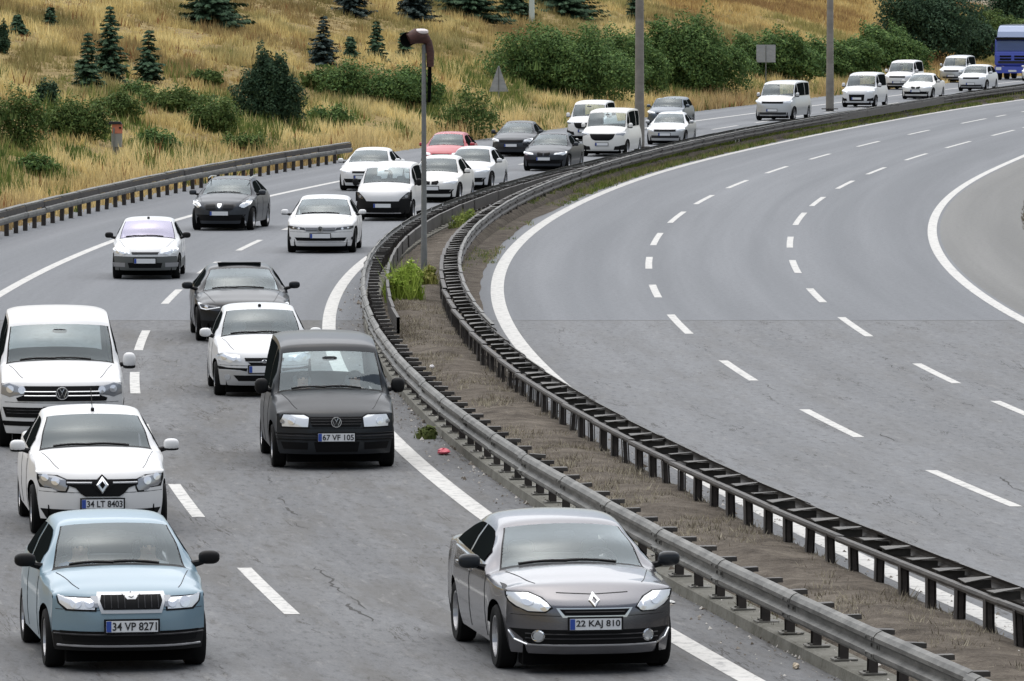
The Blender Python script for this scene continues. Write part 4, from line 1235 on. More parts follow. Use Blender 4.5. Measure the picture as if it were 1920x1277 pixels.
MB().blob((0, c.lw - c.fo + .12, c.zw + .05), (.07, .12, .06), 8, 5).build('aerial_base', VM['slat'], r)
park(c, 275, 522, 'B', 'old white saloon with grey bumper, black mirrors and a lilac-tinted windscreen', dyaw=1)

# dark grey hatchback with split grille
c = Car(L=4.52, W=1.80, H=1.50, wb=2.70, fo=.90, r=.32, zb=.20, zg=.80, lg=.12, lc=1.15, zc=1.05, lw=1.95, zw=1.42, lr=3.5, zr=1.42, lb=4.2, zbk=1.08, lt=4.4, zt=1.0, wg=.80, wh=.90, wc=.86, wr=.64, belt=.96, beltr=1.04, corner=.48, paint='dgrey', zmax=.62, glass='light', hoodc=.07)
r = c.build('hatchback', 'hatchback')
c.light([(.58, .66), (.64, .76), (.86, .90), (.96, .88), (.92, .74), (.74, .65)], 'lens', ((.70, .71, .05, 'bulb'), (.83, .79, .05, 'bulb')), .007)
for sg in (-1, 1):
    g_ = c.patch('grille', [(sg * .06, .585), (sg * .09, .68), (sg * .18, .79), (sg * .52, .77), (sg * .48, .66), (sg * .36, .57)], VM['slat'], r, .009, 6, 10)
    for z in (.62, .66, .70, .74): c.line('grille_bar', [(sg * .13, z), (sg * .44, z)], .012, VM['mesh'], g_, .014)
c.patch('emblem', [(-.06, .78), (.06, .78), (.075, .72), (0, .63), (-.075, .72)], VM['chrome'], r, .02, 5, 6)
c.patch('lower_intake', [(-.80, .46), (.80, .46), (.66, .29), (-.66, .29)], VM['mesh'], r, .008, 4, 14)
for sg in (-1, 1): c.disc('fog_lamp', sg * .74, .24, .05, VM['fog'], r, .01)
c.plate(.50, None)
c.seams(0.0); c.interior(); c.wipers(); c.mirrors(PA['dgrey'], 1.03, (.21, .14, .15), base=VM['trim'])
for sg in (-1, 1): MB().tube([(sg * .60, .95, 1.455), (sg * .615, 1.6, 1.50), (sg * .60, 2.4, 1.475)], .016, 6).build('roof_rail', VM['chrome'], r, True)
park(c, 420, 431, 'B', 'dark grey hatchback with a split V-shaped grille, nearest the roadside guardrail', dyaw=-3)

# white saloon with slim dark headlights
c = Car(L=4.77, W=1.83, H=1.46, wb=2.79, fo=.89, r=.325, zb=.19, zg=.77, lg=.07, lc=1.22, zc=1.0, lw=2.05, zw=1.37, lr=3.4, zr=1.38, lb=4.0, zbk=1.08, lt=4.66, zt=1.05, wg=.85, wh=.91, wc=.86, wr=.65, belt=.93, beltr=1.0, corner=.42, paint='white', zmax=.6, glass='light')
r = c.build('saloon', 'saloon')
c.light([(.42, .60), (.46, .68), (.92, .72), (.94, .67), (.80, .61)], 'lensk', ((.62, .65, .03, 'bulb'), (.78, .665, .025, 'bulb')), .007)
g_ = c.patch('grille', [(-.44, .68), (.44, .68), (.40, .575), (-.40, .575)], VM['hub'], r, .008, 4, 14)
for z in (.605, .645): c.line('grille_bar', [(-.42, z), (.42, z)], .016, VM['slat'], g_, .013)
roundel(c, .64, .07, r, .03)
c.patch('lower_intake', [(-.74, .415), (.74, .415), (.68, .33), (-.68, .33)], VM['mesh'], r, .008, 4, 14)
c.line('bumper_trim', [(-.80, .30), (.80, .30)], .02, VM['chrome'], r, .008)
for sg in (-1, 1): c.disc('fog_lamp', sg * .90, .39, .04, VM['slat'], r, .008)
c.plate(.46, None, w=.52)
c.seams(0.555); c.interior(); c.wipers(); c.mirrors(PA['white'], 1.0, (.20, .13, .14), base=VM['trim'])
park(c, 604, 473, 'D', 'white saloon with slim dark headlights, in front of the small white van with black bumper', dyaw=1)

# small white van with a black bumper
c = Car(L=3.96, W=1.74, H=1.72, wb=2.51, fo=.82, r=.295, zb=.22, zg=.90, lg=.12, lc=.80, zc=1.14, lw=1.38, zw=1.56, lr=3.7, zr=1.69, lb=3.86, zbk=1.1, lt=3.92, zt=1.0, wg=.86, wh=.90, wc=.86, wr=.74, belt=1.06, beltr=1.08, corner=.40, paint='white', zmax=.65, bump=(.60, VM['trim']), glass='light', pil=(1.0,))
r = c.build('van', 'van')
for sg in (-1, 1): c.patch('lamp_surround', [(sg * .55, .58), (sg * .62, .68), (sg * .93, .92), (sg * .97, .86), (sg * .97, .58)], VM['trim'], r, .005, 6, 8)
c.light([(.66, .66), (.70, .72), (.90, .86), (.93, .80), (.90, .66)], 'lensk', ((.80, .73, .045, 'hub'),), .010)
c.patch('lower_intake', [(-.6, .40), (.6, .40), (.55, .28), (-.55, .28)], VM['mesh'], r, .007, 4, 12)
c.line('bumper_lip', [(-.62, .235), (.62, .235)], .03, VM['hub'], r, .01)
c.plate(.46, None, w=.52)
c.interior(); c.mirrors(VM['trim'], 1.10, (.18, .14, .22))
park(c, 723, 413, 'D', 'small white van with a deep black bumper, beside the lamp post', 'van', dyaw=-1.5)

# ---- the farther traffic: simpler faces
def far_car(kind, px, py, k, label, cat, paintname, face, sc=1.0, dyaw=0.0, name=None, glass='mid', mirror=None, **kw):
    base = dict(sedan=dict(L=4.5, W=1.78, H=1.45, wb=2.65, fo=.87, lc=1.15, zc=.99, lw=1.92, zw=1.36, lr=3.2, zr=1.37, lb=3.85, zbk=1.07, lt=4.4, zt=1.03),
                hatch=dict(L=4.1, W=1.75, H=1.48, wb=2.5, fo=.82, lc=1.0, zc=1.0, lw=1.7, zw=1.40, lr=3.2, zr=1.41, lb=3.85, zbk=1.05, lt=4.0, zt=.98),
                suv=dict(L=4.5, W=1.84, H=1.66, wb=2.64, fo=.88, r=.35, zb=.26, zg=.92, lc=1.05, zc=1.15, lw=1.75, zw=1.56, lr=3.7, zr=1.6, lb=4.3, zbk=1.2, lt=4.42, zt=1.1, belt=1.08, beltr=1.14, wr=.68),
                van=dict(L=4.4, W=1.83, H=1.84, wb=2.7, fo=.88, zb=.24, zg=.90, lc=.95, zc=1.14, lw=1.5, zw=1.66, lr=4.15, zr=1.80, lb=4.3, zbk=1.1, lt=4.36, zt=1.0, wr=.75, belt=1.08, beltr=1.1, u_gl=.95, pil=(1.1,)),
                bigvan=dict(L=5.0, W=1.95, H=1.97, wb=3.1, fo=.92, r=.335, zb=.24, zg=1.0, lc=.92, zc=1.27, lw=1.55, zw=1.80, lr=4.8, zr=1.93, lb=4.93, zbk=1.2, lt=4.97, zt=1.1, wr=.77, belt=1.18, beltr=1.2, u_gl=.95, pil=(1.05, 2.6)))[kind]
    base.update(kw)
    c = Car(paint=paintname, glass=glass, **base)
    r = c.build(kind, name or dict(sedan='saloon', hatch='hatchback', suv='suv', van='van', bigvan='van')[kind], 1)
    zg = c.zg
    if face == 'low':       # slim grille over a wide dark intake
        c.light([(.45, zg - .12), (.48, zg - .03), (.92, zg + .03), (.94, zg - .04), (.8, zg - .13)], 'lens', (), .007)
        c.patch('grille', rect(-.38, .38, zg - .13, zg - .06), VM['mesh'], r, .008, 3, 10)
        c.patch('lower_intake', [(-.75, .42), (.75, .42), (.66, .29), (-.66, .29)], VM['mesh'], r, .008, 4, 12)
    elif face == 'kidney':  # two small ovals
        c.light([(.42, zg - .13), (.48, zg - .04), (.93, zg + .01), (.94, zg - .07), (.8, zg - .14)], 'lens', (), .007)
        for sg in (-1, 1): c.patch('grille', [(sg * .03, zg - .15), (sg * .03, zg - .03), (sg * .26, zg - .02), (sg * .30, zg - .08), (sg * .24, zg - .15)], VM['mesh'], r, .009, 5, 8)
        c.patch('lower_intake', [(-.82, .44), (.82, .44), (.7, .29), (-.7, .29)], VM['mesh'], r, .008, 4, 12)
    elif face == 'mouth':   # tall dark mouth with white lip under it, dark corners
        c.light([(.55, zg - .12), (.6, zg - .02), (.92, zg + .05), (.95, zg - .04), (.85, zg - .14)], 'lensd', (), .007)
        c.patch('grille', [(-.55, zg - .06), (.55, zg - .06), (.46, zg - .26), (.3, zg - .33), (-.3, zg - .33), (-.46, zg - .26)], VM['mesh'], r, .009, 6, 12)
        for sg in (-1, 1): c.patch('side_intake', [(sg * .55, .46), (sg * .95, .50), (sg * .92, .28), (sg * .5, .28)], VM['trim'], r, .007, 4, 8)
    elif face == 'square':  # square dark grille with plate and dark fog corners
        c.light([(.55, zg - .14), (.58, zg - .02), (.93, zg + .05), (.95, zg - .06), (.85, zg - .16)], 'lens', (), .007)
        c.patch('grille', [(-.46, zg - .22), (.46, zg - .22), (.42, .34), (-.42, .34)], VM['mesh'], r, .009, 6, 12)
        for sg in (-1, 1): c.patch('fog_corner', [(sg * .62, .48), (sg * .90, .52), (sg * .90, .34), (sg * .58, .34)], VM['mesh'], r, .007, 4, 8)
    elif face == 'bar':     # black bar between the lights
        c.light([(.58, zg - .14), (.6, zg - .03), (.94, zg + .03), (.95, zg - .06), (.85, zg - .15)], 'lens', (), .007)
        c.patch('grille', rect(-.55, .55, zg - .15, zg - .05), VM['mesh'], r, .009, 4, 12)
        c.patch('lower_intake', rect(-.7, .7, .30, .42), VM['slat'], r, .007, 4, 12)
    c.plate(.47 if zg < .95 else .52, None)
    c.interior(False)
    c.mirrors(mirror or PA[paintname], c.belt + .06, (.19, .13, .15) if kind not in ('van', 'bigvan') else (.18, .14, .22), base=VM['trim'])
    park(c, px, py, k, label, cat, sc, dyaw=dyaw)
    return c
far_car('sedan', 686, 357, 'B', 'white saloon mostly hidden behind the small white van with black bumper', 'car', 'white', 'low', dyaw=-2)
far_car('hatch', 815, 379, 'D', 'white hatchback partly behind the lamp post, with the red car above it', 'car', 'white3', 'kidney', 1.0, -3, H=1.50)
far_car('hatch', 878, 356, 'D', 'white hatchback with a dark smiling intake, right of the lamp post beside the guardrail', 'car', 'white2', 'kidney', 1.0, -4)
far_car('hatch', 833, 321, 'B', 'red car behind the white hatchbacks', 'car', 'red', 'low', 1.0, -2)
far_car('sedan', 964, 293, 'B', 'dark grey car nearest the grassy slope, behind the red car', 'car', 'dgrey', 'bar', 1.0, -2)
far_car('sedan', 1026, 320, 'D', 'dark grey saloon with twin-oval grille beside the median guardrail', 'car', 'dgrey', 'kidney', 1.0, -3)
far_car('van', 1101, 264, 'B', 'white van half hidden behind the white van with a wide black grille', 'van', 'white', 'mouth', 1.0, -2)
far_car('bigvan', 1135, 293, 'D', 'white van with a wide black grille, just left of the tall middle post', 'van', 'white3', 'mouth', 1.0, -2)
far_car('suv', 1249, 243, 'B', 'blue-grey car behind the silver saloon, right of the tall middle post', 'car', 'bluegrey', 'low', 1.0, -2, H=1.56)
far_car('sedan', 1251, 271, 'D', 'silver-white saloon just right of the tall middle post', 'car', 'silver', 'bar', 1.0, -1)
far_car('bigvan', 1455, 226, 'D', 'silver-white van alone on the road, left of the farther tall post', 'van', 'silver', 'bar', 1.07, -1)
far_car('van', 1612, 201, 'D', 'white van with a square black grille, right of the farther tall post', 'van', 'white2', 'square', 1.12, 0)
far_car('van', 1687, 168, 'B', 'white van behind the van with the square grille, under the dark trees', 'van', 'white', 'bar', 1.12, 0)
far_car('sedan', 1722, 186, 'D', 'white saloon in front of two vans, low beside the guardrail', 'car', 'white3', 'kidney', 1.14, 0)
far_car('van', 1788, 155, 'B', 'silver van with dark side windows, left of the blue lorry', 'van', 'silver', 'bar', 1.12, 0)
far_car('suv', 1825, 171, 'D', 'white off-roader in front of the blue lorry', 'car', 'white2', 'bar', 1.10, 0)
far_car('hatch', 1940, 152, 'D', 'white car cut off by the right edge of the picture, beside the blue lorry', 'car', 'white', 'bar', 1.10, 0)

# blue lorry
def lorry():
    t = empty('lorry')
    b = PA['blue']
    W2 = 1.25
    cab = MB()
    prof = [(-.02, .95), (-.10, 1.15), (-.10, 1.75), (-.02, 1.98), (.10, 2.75), (.22, 2.92), (2.1, 2.92), (2.1, .95)]
    V = [(-W2, y, z) for y, z in prof] + [(W2, y, z) for y, z in prof]; n = len(prof)
    F = [tuple(range(n)), tuple(range(2 * n - 1, n - 1, -1))] + [(k, n + k, n + (k + 1) % n, (k + 1) % n) for k in range(n)]
    me = mesh('cab', V, F, b, fix=True)
    bm = bmesh.new(); bm.from_mesh(me); bmesh.ops.bevel(bm, geom=list(bm.edges), offset=.07, segments=2, affect='EDGES'); bm.to_mesh(me); bm.free()
    obj('cab', me, t)
    obj('windscreen', mesh('windscreen', [(-1.16, -.045, 2.0), (1.16, -.045, 2.0), (1.12, .055, 2.68), (-1.12, .055, 2.68)], [(0, 1, 2, 3)], GL['mid']), t).location.y = -.03
    MB().box((0, .02, 2.83), (2.36, .5, .16)).build('sun_visor', VM['trim'], t)
    sp_ = MB(); pr = [(.25, 2.93), (.5, 3.3), (1.1, 3.62), (1.9, 3.72), (1.9, 2.93)]
    V = [(-1.12, y, z) for y, z in pr] + [(1.12, y, z) for y, z in pr]; n = len(pr)
    sp_.add(V, [tuple(range(n)), tuple(range(2 * n - 1, n - 1, -1))] + [(k, n + k, n + (k + 1) % n, (k + 1) % n) for k in range(n)])
    sp_.build('roof_deflector', PA['deflector'], t)
    for z in (1.62, 1.42): MB().box((-.5, -.105, z), (.78, .03, .12)).build('grille_slot', VM['mesh'], t); MB().box((.5, -.105, z), (.78, .03, .12)).build('grille_slot', VM['mesh'], t)
    MB().box((0, -.115, 1.22), (2.0, .03, .16)).build('grille', VM['slat'], t)
    MB().box((0, -.08, .70), (2.46, .34, .46)).build('bumper', b, t)
    for sg in (-1, 1):
        MB().box((sg * .95, -.26, .78), (.38, .03, .2)).build('headlight', VM['lens'], t)
        MB().blob((sg * 1.45, .0, 2.2), (.14, .22, .62), 10, 8, 4).build('wing_mirror', VM['trim'], t, True)
        for y in (.55, 4.5, 8.2):
            w_ = MB().lathe([(-.15, .3), (-.16, .47), (-.12, .5), (.12, .5), (.16, .47), (.15, .3), (.1, .28), (.1, .001)], 20).build('wheel', VM['tyre'], t, True); w_.location = (sg * 1.02, y, .5)
    MB().box((0, -.262, .62), (.56, .02, .13)).build('number_plate', VM['plate'], t)
    MB().box((0, 6.0, 2.4), (2.48, 7.2, 2.75)).build('trailer_box', PA['bluegrey'], t)
    MB().box((0, 5.2, .85), (1.0, 9.4, .25)).build('chassis', VM['dark'], t)
    X, Y = at(1899, 150); t.location = (X, Y, 0); t.rotation_euler = (0, 0, -math.atan(float(slope('B', Y)))); t.scale = (1.13, 1.13, 1.13)
    tag(t, 'blue lorry with silver roof deflector at the right edge of the picture', 'lorry', 'vehicles queueing on the crowded carriageway')
lorry()

# ---------------------------------------------------------------- plants
def leafmat(name, trans=.25, rough=.8):
    m = mat(name, rough=rough, spec=.15)
    a = attr(m, 'tint').outputs['Color']
    b = bsdf(m)
    L(m, a, b.inputs['Base Color'])
    tr = N(m, 'ShaderNodeBsdfTranslucent'); ms = N(m, 'ShaderNodeMixShader')
    L(m, a, tr.inputs['Color']); ms.inputs[0].default_value = trans
    out = m.node_tree.nodes['Material Output']
    L(m, b.outputs[0], ms.inputs[1]); L(m, tr.outputs[0], ms.inputs[2]); L(m, ms.outputs[0], out.inputs[0])
    return m
M['straw'] = leafmat('dry_grass_blades', .3, .9)
M['leaf'] = leafmat('green_leaves', .2)
M['needle'] = leafmat('conifer_needles', .1)
M['bark'] = ground('tree_bark', [(.05, .04, .03), (.09, .07, .055)], 6)

def blades(X, Y, Z, hgt, wid, n, cols, rng, spread=.14, lean=.35):
    """n thin upright blades at every place; cols (k,3) colour per place"""
    k = len(X)
    bx = np.repeat(X, n) + rng.normal(0, spread, k * n)
    by = np.repeat(Y, n) + rng.normal(0, spread, k * n)
    bz = np.repeat(Z, n) - .03
    h = np.repeat(hgt, n) * rng.uniform(.55, 1.15, k * n)
    a = rng.uniform(0, np.pi, k * n)
    w = np.repeat(wid, n) * rng.uniform(.6, 1.3, k * n)
    lx, ly = rng.normal(0, lean, k * n) * h * .6, rng.normal(0, lean, k * n) * h * .6
    p0 = np.stack([bx - np.cos(a) * w, by - np.sin(a) * w, bz], 1)
    p1 = np.stack([bx + np.cos(a) * w, by + np.sin(a) * w, bz], 1)
    p2 = np.stack([bx + lx, by + ly, bz + h], 1)
    V = np.stack([p0, p1, p2], 1).reshape(-1, 3)
    F = np.arange(len(V)).reshape(-1, 3)
    c = np.repeat(cols, n, 0) * rng.uniform(.75, 1.25, (k * n, 1))
    return V, F, np.repeat(c, 3, 0)
def pick(stops, f):
    f = np.clip(f, 0, 1) * (len(stops) - 1)
    i = np.minimum(f.astype(int), len(stops) - 2); t = (f - i)[:, None]
    s = np.array(stops)
    return s[i] * (1 - t) + s[i + 1] * t

# the dry grass of the slope
n = 72000
Yg = RNG.uniform(150, 500, n); tg = RNG.uniform(.25, 36, n) ** 1.0
Xg = cx('A', Yg) - .5 - tg
keep = (Xg > -.088 * Yg - 3) & (Xg < .09 * Yg + 6)
Xg, Yg, tg = Xg[keep], Yg[keep], tg[keep]
Zg = hill_z(Xg, Yg)
f1 = fbm(Xg * .16, Yg * .05, 4); f2 = fbm(Xg * .45 + 40, Yg * .16, 3)
green = np.clip((f2 - .455 + .03 * (Yg < 250)) * 7, 0, 1) * np.clip(1.35 - np.abs(tg - 6.5) / 7.5, 0, 1)
dryc = pick([(.27, .20, .09), (.475, .37, .16), (.635, .51, .22), (.74, .62, .305)], (f1 - .5) * 3.4 + .55 + RNG.normal(0, .16, len(Xg)))
low = np.clip(1 - tg / 5.5, 0, 1)[:, None]
dryc = dryc * (1 - .45 * low) + np.array([.60, .435, .235]) * .45 * low
red = (RNG.random(len(Xg)) < .05)[:, None]
dryc = np.where(red, np.array([.26, .13, .06]), dryc)
grc = pick([(.07, .115, .03), (.135, .18, .048), (.24, .25, .08)], RNG.random(len(Xg)))
ol = np.clip((fbm(Xg * .22 + 90, Yg * .07 + 3, 3) - .52) * 6, 0, .75) * np.clip(tg / 9, .2, 1)
dryc = dryc * (1 - ol[:, None]) + np.array([.21, .19, .075]) * ol[:, None]
gm = (RNG.random(len(Xg)) < green * .8)[:, None]
colg = np.where(gm, grc, dryc)
clump = fbm(Xg * .8 + 11, Yg * .3 + 5, 3)
hg = np.where(gm[:, 0], .5, .42 + .35 * low[:, 0]) * np.clip((clump - .30) * 4.2, .22, 1.5) * RNG.uniform(.7, 1.3, len(Xg))
V, F, Cc = blades(Xg, Yg, Zg, hg, np.full(len(Xg), .034), 9, colg, RNG)
tag(obj('dry_grass', fastmesh('dry_grass', V, F, M['straw'], Cc)), 'tall golden dry grass covering the slope behind the cars', 'grass', kind='stuff')

n = 80000
Yg = RNG.uniform(430, 638, n); tg = RNG.uniform(1, 110, n)
Xg = cx('A', Yg) - .5 - tg
keep = (Xg > -.03 * Yg) & (Xg < .088 * Yg + 6) & ((tg > 24) | (Yg > 495)); Xg, Yg, tg = Xg[keep], Yg[keep], tg[keep]
cf = pick([(.30, .19, .085), (.50, .36, .14), (.66, .52, .24), (.30, .27, .10)], (fbm(Xg * .12, Yg * .035) - .5) * 3 + .5 + RNG.normal(0, .12, len(Xg)))
V, F, Cc = blades(Xg, Yg, hill_z(Xg, Yg), np.full(len(Xg), .5), np.full(len(Xg), .06), 8, cf, RNG, .3)
tag(obj('far_grass', fastmesh('far_grass', V, F, M['straw'], Cc)), 'pale dry grass on the upper slope behind the dark bushes', 'grass', kind='stuff')

# dry tufts, weeds and litter of the median; green growth farther along it
def median_scatter(n, Y0, Y1, u0, u1, h, w, nb, stops, name, label, seed, thr=.0, kl='E', kr='F', z=.13, cat='grass'):
    rng = np.random.default_rng(seed)
    Y = rng.uniform(Y0, Y1, n); u = rng.uniform(u0, u1, n)
    a, b = cx(kl, Y), cx(kr, Y)
    X = a + .35 + (b - a - .35) * u
    k = fbm(X * 1.3 + seed, Y * .35) > thr
    X, Y = X[k], Y[k]
    c = pick(stops, rng.random(len(X)))
    V, F, Cc = blades(X, Y, np.full(len(X), z) + .06 * np.sin(np.pi * np.clip(u[k], 0, 1)), np.full(len(X), h) * rng.uniform(.5, 1.5, len(X)), np.full(len(X), w), nb, c, rng, .05, .7)
    tag(obj(name, fastmesh(name, V, F, M['straw'], Cc)), label, cat, kind='stuff')
DRY = [(.09, .078, .058), (.18, .155, .115), (.28, .245, .185), (.36, .325, .25)]
GRN = [(.05, .085, .018), (.12, .17, .035), (.20, .25, .06)]
median_scatter(6500, 58, 140, .16, 1.06, .10, .013, 7, DRY + [(.46, .41, .31)], 'dry_weeds', 'low dry weeds and straw littering the earth between the median rails', 1, .46)
median_scatter(1600, 60, 150, -.1, .25, .06, .008, 5, [(.07, .06, .04), (.15, .12, .08), (.12, .13, .04)], 'kerb_litter', 'sparse weeds and straw growing along the kerb below the grey rail', 2, .5)
median_scatter(5200, 200, 420, .2, 1.1, .26, .02, 8, GRN + [(.25, .25, .08)], 'green_weeds', 'green weeds growing along the far median under the rails', 3, .38, z=.05)
rng = np.random.default_rng(11)      # green fringe between right rail and edge line
n = 5200
Y = rng.uniform(146, 420, n); u = rng.random(n)
X = cx('F', Y) + .15 + (cx('G', Y) - cx('F', Y) - .15 - .28) * u
k = fbm(X * .9, Y * .12 + 7) > np.where(Y > 215, .36, .55)
X, Y = X[k], Y[k]
V, F, Cc = blades(X, Y, np.zeros(len(X)), np.where(Y > 215, .22, .12) * rng.uniform(.5, 1.4, len(X)), np.full(len(X), .016), 7, pick(GRN + [(.28, .26, .11), (.3, .24, .14)], rng.random(len(X))), rng, .07, .6)
tag(obj('verge_weeds', fastmesh('verge_weeds', V, F, M['straw'], Cc)), 'weeds fringing the edge line of the empty carriageway below the brown rail', 'weeds', kind='stuff')
# stones and crumbs on the median earth and along the kerb
n = 5200
rng = np.random.default_rng(12)
Y = rng.uniform(58, 150, n); kerbside = rng.random(n) < .28
X = np.where(kerbside, cx('E', Y) - rng.random(n) ** 3 * .55 - .01, cx('E', Y) + .05 + rng.random(n) * (cx('F', Y) - cx('E', Y) + .5))
Z = np.where(kerbside, .0, .15)
sz = rng.gamma(1.6, .006, n) + .006
T4 = np.array([(1, .2, -.3), (-.5, .9, -.4), (-.5, -.9, -.3), (0, 0, .5)])
V = (T4[None] * sz[:, None, None] * rng.uniform(.6, 1.5, (n, 4, 3)) + np.stack([X, Y, Z + sz * .5], 1)[:, None]).reshape(-1, 3)
F = (np.array([(0, 1, 3), (1, 2, 3), (2, 0, 3)])[None] + 4 * np.arange(n)[:, None, None]).reshape(-1, 3)
cs = pick([(.05, .04, .03), (.14, .12, .10), (.28, .26, .23), (.50, .48, .45)], rng.random(n) ** 1.4)
M['stone'] = leafmat('loose_stones', 0.0)
tag(obj('gravel', fastmesh('gravel', V, F, M['stone'], np.repeat(cs, 4, 0))), 'loose stones and crumbs strewn over the median and along its kerb', 'gravel', kind='stuff')
n = 2200
Y = RNG.uniform(140, 240, n); X = cx('J', Y) + 2.72 + rng.random(n) * .7
V, F, Cc = blades(X, Y, np.full(n, .03), np.full(n, .13), np.full(n, .018), 6, pick([(.05, .042, .03), (.12, .10, .07), (.22, .19, .13)], rng.random(n)), rng, .06, .6)
tag(obj('verge_grass', fastmesh('verge_grass', V, F, M['straw'], Cc)), 'low dark dry grass where the pale shoulder ends', 'grass', kind='stuff')
def leaf_cloud(blobs, n, size, stops, rng, up=.3, shell=.55):
    """leaf-sized quads spread through ellipsoid lumps: blobs = (x, y, z, rx, ry, rz)"""
    vol = np.array([b[3] * b[4] * b[5] for b in blobs]) ** .72; vol /= vol.sum()
    Vs, Cs = [], []
    for b, f in zip(blobs, vol):
        k = max(20, int(n * f))
        d = rng.normal(size=(k, 3)); d /= np.linalg.norm(d, axis=1)[:, None]
        lump = 1 + .22 * np.sin(d[:, 0] * 5 + b[0] * 3) * np.sin(d[:, 1] * 4.3 + b[1]) + .18 * np.sin(d[:, 2] * 7 + b[2] * 2 + d[:, 0] * 4)
        r = (1 - shell * rng.random(k) ** 1.6) * lump
        p = d * r[:, None] * np.array(b[3:6]) + np.array(b[:3])
        nn = d * .8 + rng.normal(size=(k, 3)) * .55 + np.array([0, 0, up]); nn /= np.linalg.norm(nn, axis=1)[:, None]
        t1 = np.cross(nn, rng.normal(size=(k, 3))); t1 /= np.linalg.norm(t1, axis=1)[:, None]
        t2 = np.cross(nn, t1)
        s = size * rng.uniform(.6, 1.4, (k, 1))
        Vs.append(np.stack([p - t1 * s * .5, p + t2 * s * .32, p + t1 * s * .6, p - t2 * s * .32], 1).reshape(-1, 3))
        c = pick(stops, rng.random(k)) * rng.uniform(.8, 1.2, (k, 1))
        Cs.append(np.repeat(c, 4, 0))
    V = np.concatenate(Vs); C_ = np.concatenate(Cs)
    ok = V[:, 2].reshape(-1, 4).min(1) > -.05
    V = V.reshape(-1, 4, 3)[ok].reshape(-1, 3); C_ = C_.reshape(-1, 4, 3)[ok].reshape(-1, 3)
    return V, np.arange(len(V)).reshape(-1, 4), C_
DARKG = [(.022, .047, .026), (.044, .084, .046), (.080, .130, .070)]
MIDG = [(.050, .096, .034), (.096, .165, .050), (.16, .235, .072)]
OLIV = [(.042, .078, .022), (.09, .14, .040), (.155, .205, .065)]
BLUEG = [(.018, .034, .030), (.04, .062, .056), (.085, .11, .10)]
seedc = [100]
def bush(x, y, yt, wpx, name, label, stops, cat='bush', group=None, n=2600, leaf=None, lumps=6, spiky=0.0, flat=1.0, depth=.8):
    """a bush whose foot is seen at (x, y), whose top reaches yt and which is wpx wide"""
    seedc[0] += 1; rng = np.random.default_rng(seedc[0])
    X, Y, Z = hill_hit(x, y)
    s = FPX / Y
    h, w = (y - yt) / s, wpx / s
    root = empty(name, (X, Y + w * .25, Z - .05))
    tag(root, label, cat, group)
    bl = []
    for i in range(lumps):
        f = np.clip((i + .5) / lumps - .5 + rng.normal(0, .10), -.46, .46)
        rr = w * (.5 / lumps + .13) * rng.uniform(.7, 1.3)
        hh_ = h * rng.uniform(.62, 1.04) * (1 - .75 * abs(f) ** 2.4)
        bl.append((f * w * .78, rng.uniform(-.3, .2) * w * depth, hh_ * .52, rr, max(rr, w * .2) * depth, hh_ * .52))
        bl.append((f * w * .8 + rng.normal(0, rr * .4), rng.uniform(-.3, 0) * w * depth, hh_ * rng.uniform(.5, .9), rr * .45, rr * .5, hh_ * .22))
    bl.append((0, 0, h * .45, w * .36, w * .36 * depth, h * .46))
    V, F, Cc = leaf_cloud(bl, int(n * 3.4), leaf or max(.10, 4.7 / s), stops, rng)
    spiky = spiky or .14
    if spiky:
        k = 24
        a = rng.uniform(0, 6.28, k); rr = rng.random(k) ** .5 * w * .46
        sx, sy = np.cos(a) * rr, np.sin(a) * rr * depth
        v2, f2, c2 = blades(sx, sy, h * .55 * (1 - (rr / w) ** 2 * 1.4), np.full(k, h * spiky), np.full(k, .04), 9, pick(stops, rng.random(k)), rng, w * .03, .22)
        obj('shoots', fastmesh('shoots', v2, f2, M['needle'], c2), root)['kind'] = 'stuff'
    obj('foliage', fastmesh('foliage', V, F, M['leaf'], Cc), root)
    st = MB()
    for i in range(4):
        a = rng.uniform(0, 6.28)
        st.tube([(0.1 * math.cos(a), .1 * math.sin(a), -.15), (w * .10 * math.cos(a), w * .1 * math.sin(a), h * .3), (w * .22 * math.cos(a), w * .2 * math.sin(a), h * .62)], [.05, .035, .012], 5)
    st.build('stems', M['bark'], root)
    return root
